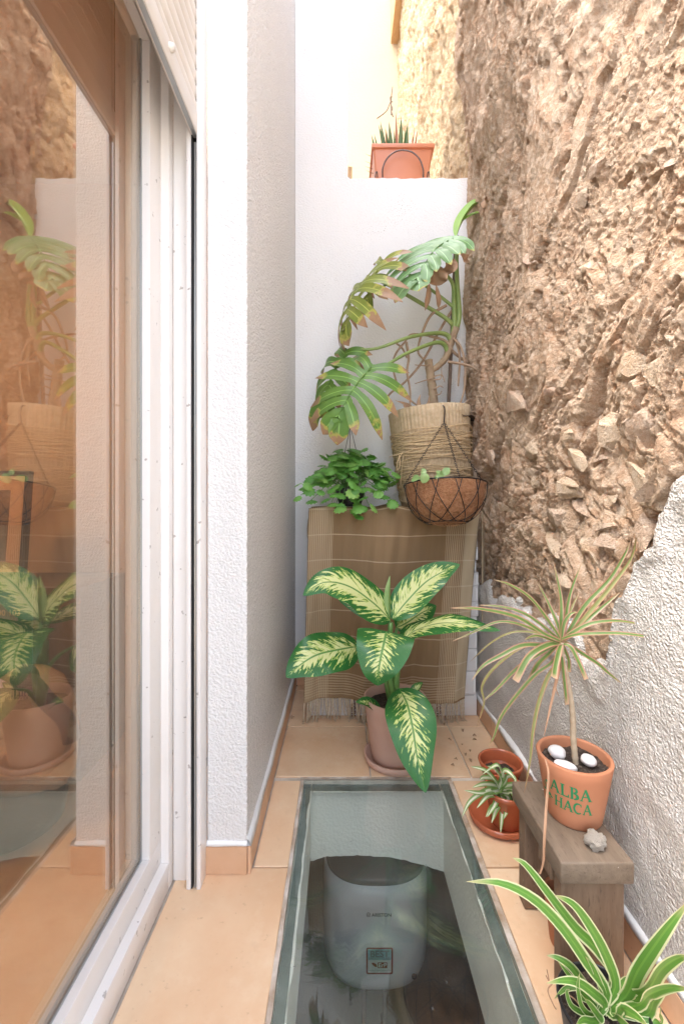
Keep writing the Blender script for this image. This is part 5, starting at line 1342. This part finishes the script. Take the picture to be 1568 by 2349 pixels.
# pebbles on the soil
def lump(name, c, sx, sy, sz, rot, mat, label, cat, seed, amp=0.06, group=None, sub=4, freq=1.2):
    bm = bmesh.new(); bmesh.ops.create_icosphere(bm, subdivisions=sub, radius=1.0)
    co = np.array([v_.co[:] for v_ in bm.verts]); n1 = fbm(co[:, 0] * freq + seed, co[:, 1] * freq, co[:, 2] * freq, 4, seed)
    for i, v_ in enumerate(bm.verts): v_.co = v_.co * (1 + amp * n1[i])
    me = bpy.data.meshes.new(name); bm.to_mesh(me); bm.free(); me.materials.append(mat); me.polygons.foreach_set('use_smooth', [True] * len(me.polygons))
    o_ = link(name, me, None, c, rot, (sx, sy, sz)); setp(o_, label, cat, group); return o_
zs_ = AZ1 - 0.020
def onsoil(x, y, z): # close-up units -> point at height z
    p = Z6(x, y, 1.0); k_ = (EYE - z) / (EYE - p.z); return Vector((p.x * k_, k_, z))
c = onsoil(712, 1570, zs_ + .016); lump('pebble', c, .021, .019, .015, (0.2, 0.1, .3), M['pebble'], 'round white pebble with an ochre fleck on the potting soil', 'pebble', 2, group='white pebbles in the lettered pot')
c2 = c + Vector((-0.002, -0.0115, 0.0105)); 
c = onsoil(768, 1665, zs_ + .012); lump('pebble', c, .027, .014, .012, (0, 0.12, -.35), M['pebble'], 'long flat white pebble at the front of the lettered pot', 'pebble', 5, group='white pebbles in the lettered pot')
c = onsoil(925, 1628, zs_ + .013); lump('pebble', c, .019, .018, .013, (0.1, 0.15, .6), M['pebble'], 'plain oval white pebble right of the dracaena stem', 'pebble', 9, group='white pebbles in the lettered pot')
c = onsoil(968, 2160, SZ + .016); lump('coral_lump', c, .026, .020, .017, (0.2, 0.1, .5), M['coral'], 'knobbly pale coral lump on the stool beside the pot', 'coral', 12, 0.30, freq=2.2)

# ------------------------------------------------------------ small pots between stool and glass
sp = thing('potted_spider_plant', (0.535, 1.50, 0), 'small spider plant with drooping striped leaves in a glazed red pot and saucer', 'potted plant')
mb = MB(); lathe(mb, 0.537, 1.49, [(0.001, 0.003), (0.085, 0.003), (0.098, 0.010), (0.104, 0.030), (0.098, 0.032), (0.088, 0.013), (0.062, 0.011), (0.001, 0.011)], 56); mb.build('saucer', M['red_glazed'], sp, smooth=True)
mb = MB(); pot(mb, 0.552, 1.47, 0.012, 0.128, 0.050, 0.068, 0.006, lip=.003, liph=.02); mb.build('pot', M['red_glazed'], sp, smooth=True)
mb = MB(); soil_disc(mb, 0.552, 1.47, 0.108, 0.060, 6, .005); mb.build('soil', M['soil'], sp, smooth=True)
b0 = Vector((0.520, 1.462, 0.118))
def rl_(parent, b, pts, W, mat, name='leaf', Zf=Z6, d0=1.45, dd=-.05, nrm=(0, -.5, .85), fold=.4):
    n_ = len(pts); P_ = [b + Vector((rnd.uniform(-.012, .012), rnd.uniform(-.012, .012), 0))] + [Zf(x, y, d0 + dd * (i + 1) / n_) for i, (x, y) in enumerate(pts)]
    m_ = MB(); leaf(m_, P_, W, nrm, 'strap', fold=fold, m=6, rows=20); m_.build(name, M[mat], parent, smooth=True)
for pts in ([(330, 1850), (250, 1830), (130, 1900), (70, 2010)], [(300, 1800), (220, 1790), (140, 1810)], [(320, 1830), (200, 1850), (85, 1830)], [(340, 1890), (300, 1960), (270, 2050)], [(350, 1900), (340, 1990), (330, 2125)], [(330, 1900), (270, 1950), (230, 2010)], [(380, 1880), (370, 1960), (355, 2020)],
            [(300, 1780), (230, 1700), (130, 1668)], [(330, 1760), (290, 1690), (240, 1665)], [(350, 1770), (330, 1700), (300, 1660), (210, 1720)], [(380, 1800), (430, 1790), (460, 1785)], [(400, 1830), (440, 1850), (435, 1920)], [(300, 1860), (240, 1870), (170, 1950)], [(350, 1790), (380, 1740), (420, 1745), (440, 1800)], [(310, 1880), (290, 1930), (240, 2010)], [(370, 1850), (410, 1850), (420, 1900)],
            [(290, 1760), (220, 1745), (190, 1760)], [(340, 1760), (360, 1700), (400, 1720), (430, 1760)]):
    rl_(sp, b0, pts, 0.0105, 'spider_small', d0=1.46, dd=-.06)
rp = thing('clay_pot', (0.60, 1.66, 0), 'red glazed clay pot of bare soil behind the small spider plant', 'flower pot')
mb = MB(); pot(mb, 0.594, 1.640, 0.001, 0.118, 0.052, 0.078, 0.006, lip=.003, liph=.022); mb.build('pot', M['red_glazed'], rp, smooth=True)
mb = MB(); soil_disc(mb, 0.594, 1.640, 0.07, 0.062, 15, .006); mb.build('soil', M['soil'], rp, smooth=True)
up_ = thing('clay_pot', (0.56, 1.08, 0), 'plain terracotta pot tucked under the wooden stool', 'flower pot')
mb = MB(); pot(mb, 0.562, 1.078, 0.001, 0.125, 0.046, 0.058, 0.007, lip=.002, liph=.03); mb.build('pot', M['terracotta'], up_, smooth=True)

# ------------------------------------------------------------ big spider plant, lower right corner
SX, SY = 0.505, 0.845
bs = thing('potted_spider_plant', (SX, SY, 0), 'large spider plant with long cream edged leaves in a black pot, lower right corner', 'potted plant')
mb = MB(); pot(mb, SX, SY, 0.001, 0.120, 0.062, 0.080, 0.004, lip=.002, liph=.012); mb.build('pot', M['black_pot'], bs, smooth=True)
mb = MB(); soil_disc(mb, SX, SY, 0.105, 0.075, 9, .005); mb.build('soil', M['soil'], bs, smooth=True)
cb = Vector((SX, SY, 0.112))
for pts, W_, dd in (([(760, 1650), (560, 1350), (300, 980), (0, 680), (-340, 515), (-700, 500)], .0135, -.05), ([(830, 1500), (650, 1200), (430, 980), (150, 620), (-80, 330), (-220, 250)], .0130, .02), ([(850, 1600), (740, 1250), (560, 930), (400, 730), (215, 640)], .0135, -.04),
                    ([(960, 1700), (1080, 1440), (1250, 1180), (1420, 950), (1620, 700)], .0165, -.08), ([(1050, 1700), (1200, 1620), (1320, 1430), (1480, 1310), (1640, 1270)], .0150, -.12), ([(1080, 1790), (1200, 1680), (1400, 1610), (1640, 1620)], .0120, -.14),
                    ([(740, 1780), (640, 1680), (480, 1560), (320, 1530), (135, 1560)], .0110, -.05), ([(700, 1760), (560, 1620), (400, 1400), (260, 1300), (135, 1270)], .0105, .03), ([(640, 1800), (500, 1640), (350, 1450), (250, 1325)], .007, -.02), ([(500, 1700), (470, 1600), (330, 1620), (215, 1725)], .008, .02),
                    ([(850, 1890), (920, 1830), (1060, 1900), (1200, 2020)], .0120, -.12), ([(900, 1700), (900, 1620), (960, 1530), (1000, 1520)], .0105, .04), ([(1030, 1780), (1090, 1650), (1170, 1600)], .0110, .0), ([(1150, 1900), (1250, 1750), (1330, 1660), (1370, 1690)], .0115, -.06), ([(1280, 1960), (1310, 1880), (1325, 1800)], .006, -.08),
                    ([(560, 1880), (400, 1800), (345, 1660), (375, 1620)], .0062, -.03), ([(620, 1900), (500, 1800), (460, 1600), (480, 1450)], .0062, -.05), ([(700, 1930), (600, 1800), (530, 1720)], .008, -.06), ([(650, 1950), (520, 1940), (440, 2000)], .008, -.06), ([(780, 1820), (700, 1600), (620, 1400), (540, 1280)], .0085, -.02), ([(880, 1950), (940, 1990), (1050, 2060)], .010, -.14)):
    rl_(bs, cb, pts, W_ * 0.88, 'spider', Zf=ZS, d0=0.845, dd=dd, nrm=(-.1, -.72, .68), fold=.28)
for pts in ([(200, 1560), (150, 1640), (210, 1790), (235, 1830)], [(130, 1480), (160, 1530), (140, 1420)], [(330, 1660), (420, 1720), (480, 1790)]):
    m_ = MB(); tube(m_, [ZS(x, y, .84) for x, y in pts], 0.0012, 14, 4); m_.build('runner', M['dracaena_dry'], bs, smooth=True)

# ------------------------------------------------------------ planter on the end wall
pl = thing('planter', (0.36, 2.72, 3.0), 'rectangular terracotta plastic planter of spiky agaves on the end wall', 'planter')
pz0, pz1, py0 = 3.004, 3.245, 2.635
def frus(mb, x0, x1, y0, y1, z0, X0, X1, Y0, Y1, z1):
    mb.add([(x0,y0,z0),(x1,y0,z0),(x1,y1,z0),(x0,y1,z0),(X0,Y0,z1),(X1,Y0,z1),(X1,Y1,z1),(X0,Y1,z1)], [(0,3,2,1),(0,1,5,4),(1,2,6,5),(2,3,7,6),(3,0,4,7)])
mb = MB(); frus(mb, 0.205, 0.515, py0 + .012, py0 + .36, pz0, 0.185, 0.548, py0, py0 + .38, pz1 - .02); mb.build('tub', M['planter_plastic'], pl, bevel=0.012, seg=3)
mb = MB()
for a, b in (((0.176, py0 - .012, pz1 - .026), (0.556, py0 + .006, pz1)), ((0.176, py0 + .374, pz1 - .026), (0.556, py0 + .392, pz1)), ((0.176, py0 + .007, pz1 - .026), (0.192, py0 + .373, pz1)), ((0.540, py0 + .007, pz1 - .026), (0.556, py0 + .373, pz1))): mb.box(a, b)
mb.build('rim', M['planter_plastic'], pl, bevel=0.004)
mb = MB(); mb.box((0.194, py0 + .01, pz1 - .05), (0.538, py0 + .37, pz1 - .03)); mb.build('soil', M['soil'], pl)
mb = MB(); tube(mb, [ZP(190, 1170, 2.615), ZP(192, 1040, 2.60), ZP(250, 900, 2.60), ZP(360, 805, 2.60), ZP(480, 778, 2.60), ZP(610, 805, 2.60), ZP(715, 900, 2.60), ZP(768, 1040, 2.60), ZP(772, 1170, 2.615)], 0.0045, 40, 8); mb.build('wire_hoop', M['chrome'], pl, smooth=True)
for x0 in (100, 845):
    mb = MB(); tube(mb, [ZP(x0 - 15, 1170, 2.63), ZP(x0 - 8, 1105, 2.62), ZP(x0 + 10, 1090, 2.62), ZP(x0 + 18, 1170, 2.63)], 0.0035, 16, 6); mb.build('wire_clip', M['chrome'], pl, smooth=True)
for i, (bx, tx, ty, W_, mt) in enumerate(((110, 30, 552, .009, 'agave'), (150, 70, 542, .010, 'agave'), (215, 165, 520, .009, 'agave'), (245, 132, 408, .013, 'agave'), (255, 157, 360, .012, 'agave'), (285, 222, 440, .008, 'agave_red'), (330, 280, 368, .014, 'agave'), (365, 358, 470, .009, 'agave'), (397, 381, 225, .010, 'agave_red'), (450, 457, 295, .015, 'agave'), (515, 550, 378, .015, 'agave'), (570, 650, 470, .008, 'agave_red'), (622, 698, 462, .007, 'agave_red'), (300, 240, 470, .010, 'agave'), (480, 520, 450, .010, 'agave'))):
    d = 2.74 + 0.02 * (i % 3); b_ = ZP(bx, 660, d); b_.z = pz1 - .035
    m_ = MB(); leaf(m_, [b_, b_.lerp(ZP(tx, ty, d), .5) + Vector((0, .004, .012)), ZP(tx, ty, d)], W_ * 1.5, (rnd.uniform(-.3, .3), -.95, .1), 'spike', fold=.5, m=4, rows=12); m_.build('leaf', M[mt], pl, smooth=True)
for tx, ty in ((-60, 825), (-70, 930), (-75, 1000), (-50, 1060)):
    m_ = MB(); leaf(m_, [ZP(60, ty + 60, 2.74), ZP(0, ty + 35, 2.72), ZP(tx, ty, 2.70)], .008, (0, -.6, .8), 'spike', fold=.4, m=4, rows=10); m_.build('leaf', M['agave_red'], pl, smooth=True)
wt = MB()
for pts in ([(330, -130), (315, 0), (310, 110), (315, 270)], [(330, 80), (305, 85), (300, 20), (325, 10)], [(300, 90), (240, 220), (110, 322)], [(312, 130), (330, 180), (318, 215)], [(315, 220), (340, 300)]):
    tube(wt, [ZP(x, y, 4.6) for x, y in pts], 0.006, 16, 5)
setp(wt.build('dry_vine', M['stake'], smooth=True, loc=ZP(315, 100, 4.6)), 'thin dark dry vine hanging on the far wall corner', 'vine')

# ------------------------------------------------------------ water heater below the glass
HX, HY, HW, HD, HZ0, HZ1 = 0.157, 2.14, 0.248, 0.21, -1.115, -0.62
wh = thing('water_heater', (HX, HY, HZ0), 'grey electric water heater with a maker name and energy sticker below the glass floor', 'water heater')
def sup(mb, secs, seg=80, cap=True, p=2.7):
    v_ = []
    for sx, sy, z in secs:
        for k_ in range(seg):
            an = 2 * math.pi * k_ / seg; ca, sa = math.cos(an), math.sin(an)
            v_.append((HX + sx * math.copysign(abs(ca) ** (2 / p), ca), HY + sy * math.copysign(abs(sa) ** (2 / p), sa), z))
    f_ = [(j*seg+k_, j*seg+(k_+1) % seg, (j+1)*seg+(k_+1) % seg, (j+1)*seg+k_) for j in range(len(secs)-1) for k_ in range(seg)]
    if cap: f_ += [tuple(range(seg))[::-1], tuple((len(secs)-1)*seg + k_ for k_ in range(seg))]
    mb.add(v_, f_)
mb = MB(); sup(mb, [(HW * .62, HD * .70, HZ0), (HW * .80, HD * .86, HZ0 + .008), (HW * .91, HD * .95, HZ0 + .03), (HW * .97, HD * .99, HZ0 + .07), (HW, HD, HZ0 + .14), (HW, HD, HZ1 - .1), (HW * .985, HD * .99, HZ1)]); mb.build('body', M['heater'], wh, smooth=True)
mb = MB(); sup(mb, [(HW * .93, HD * .97, HZ1 + .0005), (HW * .955, HD * .985, HZ1 + .006), (HW * .955, HD * .985, HZ1 + .020), (HW * .93, HD * .97, HZ1 + .030), (HW * .5, HD * .5, HZ1 + .046)]); mb.build('lid', M['heater_lid'], wh, smooth=True)
fy = HY - HD - 0.0015
mb = MB(); text_on(mb, 'ARISTON', (HX + .016, fy, -.742), (1, 0, 0), (0, 0, 1), 0.021, .0004); mb.build('brand_lettering', M['ink'], wh)['kind'] = 'stuff'
mb = MB(); cx, cz = HX - .042, -.740
for a, b in (((cx-.008, cz-.008), (cx+.008, cz-.006)), ((cx-.008, cz-.0058), (cx-.006, cz+.003)), ((cx+.006, cz-.0058), (cx+.008, cz+.003)), ((cx-.002, cz-.004), (cx+.002, cz+.002))): mb.add([(a[0], fy, a[1]), (b[0], fy, a[1]), (b[0], fy, b[1]), (a[0], fy, b[1])], [(0,1,2,3)])
mb.add([(cx-.010, fy, cz+.0032), (cx-.0075, fy, cz+.0032), (cx, fy, cz+.0085), (cx, fy, cz+.0112)], [(0,1,2,3)]); mb.add([(cx+.0075, fy, cz+.0032), (cx+.010, fy, cz+.0032), (cx, fy, cz+.0113), (cx, fy, cz+.0086)], [(0,1,2,3)])
mb.build('brand_emblem', M['ink'], wh)['kind'] = 'stuff'
SXc, SZc, hs2 = HX + .007, -.944, .059
def rect(mb, x0, x1, z0, z1, y, rad=0.0):
    if not rad: mb.add([(x0, y, z0), (x1, y, z0), (x1, y, z1), (x0, y, z1)], [(0, 1, 2, 3)]); return
    v_ = []
    for cx_, cz_, a0 in ((x1-rad, z1-rad, 0), (x0+rad, z1-rad, 90), (x0+rad, z0+rad, 180), (x1-rad, z0+rad, 270)):
        for k_ in range(6): an = R(a0 + 18 * k_); v_.append((cx_ + rad * math.cos(an), y, cz_ + rad * math.sin(an)))
    mb.add(v_, [tuple(range(len(v_)))])
sk = MB(); rect(sk, SXc - hs2, SXc + hs2, SZc - hs2, SZc + hs2, fy - .0003, .008); sk = sk.build('energy_sticker', M['sticker_red'], wh)
mb = MB(); rect(mb, SXc - .052, SXc + .052, SZc - .052, SZc + .052, fy - .0006, .004); mb.build('sticker_panel', M['sticker_white'], sk)
mb = MB(); rect(mb, SXc - .0515, SXc + .0515, SZc + .004, SZc + .0515, fy - .0009, .003); mb.build('sticker_header', M['sticker_blue'], sk)
mb = MB(); text_on(mb, 'BEST', (SXc, fy - .0012, SZc + .030), (1, 0, 0), (0, 0, 1), 0.040, .0011); text_on(mb, 'ENERGY CLASS', (SXc, fy - .0012, SZc + .0105), (1, 0, 0), (0, 0, 1), 0.0140, .0003); text_on(mb, 'ECO FUNCTION | EVOLUTION', (SXc, fy - .0012, SZc - .042), (1, 0, 0), (0, 0, 1), 0.0078, .0001); o = mb.build('sticker_lettering', M['spacer'], sk); o['kind'] = 'stuff'
mb = MB(); rect(mb, SXc - .008, SXc + .034, SZc - .031, SZc - .006, fy - .0009)
mb.add([(SXc - .036, fy - .0009, SZc - .008), (SXc - .026, fy - .0009, SZc - .008), (SXc - .014, fy - .0009, SZc - .014), (SXc - .010, fy - .0009, SZc - .026), (SXc - .020, fy - .0009, SZc - .026), (SXc - .030, fy - .0009, SZc - .018)], [(0, 1, 2, 3, 4, 5)]); mb.build('sticker_badge', M['sticker_red'], sk)['kind'] = 'stuff'
mb = MB(); text_on(mb, 'ErP', (SXc + .013, fy - .0012, SZc - .019), (1, 0, 0), (0, 0, 1), 0.026, .0007); mb.build('badge_lettering', M['sticker_white'], sk)['kind'] = 'stuff'
mb = MB(); lathe(mb, 0, 0, [(0.001, .006), (.010, .006), (.012, .003), (.012, 0)], 24); mb.v = [(HX + .163 + p[0], HY - HD * .955 - p[2] + .006, -1.03 + p[1]) for p in mb.v]; mb.build('indicator_knob', M['ink'], wh, smooth=True)
for k in (-.05, .05):
    mb = MB(); tube(mb, [(HX + k, HY, HZ0 + .01), (HX + k, HY, HZ0 - .35), (HX + k, HY + .15, HZ0 - .5)], .011, 16, 8); mb.build('water_pipe', M['chrome'], wh, smooth=True)
mb = MB(); mb.box((HX - .15, HY + HD - .02, -.85), (HX + .15, 2.4495, -.80)); mb.build('wall_bracket', M['chrome'], wh)

# ------------------------------------------------------------ things in the room behind the door
pf = thing('framed_picture', (-1.32, 1.76, 0.75), 'black framed picture leaning inside the room behind the glass door', 'picture')
c0, c1 = P(-70, 1335, 1.72), P(66, 1080, 1.80)
ex = Vector((c1.x - c0.x, 0.0, 0)); ez = Vector((0.0, c1.y - c0.y, c1.z - c0.z)); tl = Vector((-0.028, 0, 0))
def pquad(mb, u0, u1, v0, v1, off):
    mb.add([c0 + ex * u + ez * v + tl * (1 - v) * -1 + Vector((0, off, 0)) for u, v in ((u0, v0), (u1, v0), (u1, v1), (u0, v1))] + [c0 + ex * u + ez * v - tl * (1 - v) + Vector((0, .03, 0)) for u, v in ((u0, v0), (u1, v0), (u1, v1), (u0, v1))], [(0, 1, 2, 3), (7, 6, 5, 4), (0, 4, 5, 1), (1, 5, 6, 2), (2, 6, 7, 3), (3, 7, 4, 0)])
mb = MB(); pquad(mb, 0, 1, 0, 1, 0); mb.build('frame', M['frame_black'], pf)
mb = MB(); pquad(mb, .08, .92, .05, .95, -.002); mb.build('mount', M['mat_board'], pf)
mb = MB(); pquad(mb, .22, .62, .18, .82, -.004); mb.build('print', M['print_dark'], pf)
mb = MB(); mb.box((-1.75, 1.70, 0.0), (-1.02, 2.05, 0.755)); setp(mb.build('sideboard', M['wood_leg'], bevel=.004), 'low dark sideboard holding the picture inside the room', 'sideboard')
vc = thing('vacuum_cleaner', (-1.02, 1.45, 0), 'bronze canister vacuum cleaner with a ribbed hose behind the glass door', 'vacuum cleaner')
vo = P(70, 1590, 1.50)
mb = MB(); prv = [(.001, .40), (.06, .395), (.11, .36), (.145, .29), (.16, .18), (.155, .06), (.12, .0), (.001, 0)]
lathe(mb, vo.x, vo.y, [(r, z + .12) for r, z in prv], 40, 0, lambda an, j: 1 - .25 * abs(math.sin(an))); mb.build('shell', M['vac_body'], vc, smooth=True)
mb = MB(); lathe(mb, vo.x - .05, vo.y - .03, [(.001, .14), (.15, .14), (.17, .08), (.16, .01), (.001, .0)], 40); mb.build('base', M['vac_dark'], vc, smooth=True)
mb = MB(); tube(mb, [P(62, 1555, 1.33), P(85, 1580, 1.29), P(110, 1610, 1.27), P(150, 1650, 1.26), P(165, 1700, 1.26)], .022, 60, 10, bumps=lambda i: 1 + (.12 if i % 2 else 0)); mb.build('hose', M['vac_hose'], vc, smooth=True)
mb = MB(); lathe(mb, 0, 0, [(.001, .02), (.035, .02), (.042, 0)], 24); p_ = P(60, 1553, 1.335); mb.v = [(p_.x + q[0], p_.y - q[2], p_.z + q[1]) for q in mb.v]; mb.build('hose_socket', M['vac_dark'], vc, smooth=True)
mb = MB(); p_ = P(70, 1527, 1.345); text_on(mb, 'LG', p_, (1, 0, 0), (0, 0, 1), .022, .0004); p_ = P(58, 1590, 1.325); text_on(mb, 'Turbo', p_, (1, 0, 0), (0, 0, 1), .032, .0006); p_ = P(45, 1600, 1.325); text_on(mb, '1600W', p_, (1, 0, 0), (0, 0, 1), .018); mb.build('lettering', M['ink'], vc)['kind'] = 'stuff'
gb = thing('green_bag', (-1.15, 1.5, 0), 'dark green printed bag standing inside behind the glass door', 'bag')
b0_, b1_ = P(-60, 1520, 1.56), P(40, 1320, 1.56)
mb = MB(); mb.box((b0_.x, 1.55, 0.0), (b1_.x, 1.66, b1_.z)); mb.build('sack', M['bag_green'], gb, bevel=.03, seg=3)
mb = MB(); text_on(mb, '900 500 103', (P(20, 1408, 1.54).x - .04, 1.5485, P(20, 1408, 1.54).z), (1, 0, 0), (0, 0, 1), .030); mb.build('print', M['bag_print'], gb)['kind'] = 'stuff'

lp = thing('pendant_lamp', (-1.7, 1.0, 2.1), 'warm lit pendant lamp inside the room behind the glass door', 'lamp')
mb = MB(); lathe(mb, -1.7, 1.0, [(.02, 2.30), (.03, 2.29), (.16, 2.15), (.155, 2.15), (.025, 2.28)], 32); mb.build('shade', M['vac_body'], lp, smooth=True)
mb = MB(); tube(mb, [(-1.7, 1.0, 2.62), (-1.7, 1.0, 2.46), (-1.7, 1.0, 2.30)], .004, 6, 6); mb.build('cord', M['ink'], lp)
mglow, t_, B_, N_, L_ = _new('warm_bulb'); B_.inputs['Emission Color'].default_value = (1, .62, .28, 1); B_.inputs['Emission Strength'].default_value = 30.0
mb = MB(); lathe(mb, -1.7, 1.0, [(.001, 2.14), (.022, 2.15), (.03, 2.175), (.02, 2.21), (.012, 2.24)], 20); mb.build('bulb', mglow, lp, smooth=True)
pl_ = bpy.data.lights.new('bulb_light', 'POINT'); pl_.energy = 4.2; pl_.color = (1, .75, .50); pl_.shadow_soft_size = .03
po = bpy.data.objects.new('bulb_light', pl_); C.objects.link(po); po.parent = lp; po.location = (0, 0, .03)

# ------------------------------------------------------------ leaf litter on the tiles
lm = []
for q in range(4):
    m_ = MB(); leaf(m_, [(0, 0, .002), (.5, .1 * q, .25), (1, .05, .05)], .28, (0, 0, 1), 'cast', fold=.8, wave=.5, m=4, rows=6); lm.append(m_.mesh('dry_leaf_scrap', (0, 0, 0), [M['dry_leaf']], True))
spots = ((1068, 1708), (1075, 1722), (1092, 1698), (1040, 1756), (1046, 1742), (1056, 1680), (1062, 1735), (1034, 1700), (1085, 1750), (1023, 1660), (668, 1650), (1078, 1690))
wh_ = ['nearest the glass panel', 'beside the blanket tassels', 'near the right skirting', 'between pot saucer and skirting']
for i, (px, py) in enumerate(spots):
    d = 1100.0 / (py - VY); s_ = rnd.uniform(.009, .026)
    o = link('dry_leaf_scrap', rnd.choice(lm), None, P(px + rnd.uniform(-9, 9), py, d) + Vector((0, 0, .001)), (0, 0, rnd.uniform(0, 6.3)), (s_, s_, s_))
    setp(o, 'tiny dry brown leaf scrap lying on the tiles beside the right skirting' if px > 900 else 'single leaf scrap on the tiles by the left skirting', 'leaf scrap', 'dry leaf scraps on the tiles')

# ground outside behind the viewer, unseen, added to bounce light into the yard
g = MB(); v = [(-40, -40, -.03), (40, -40, -.03), (40, -1.0, -.03), (-40, -1.0, -.03)]; g.add(v, [(0, 1, 2, 3)])
setp(g.build('ground', simple('pale_paving', (0.58, 0.55, 0.50), 0.8, (0.50, 0.47, 0.42), 2.0)), kind='structure')
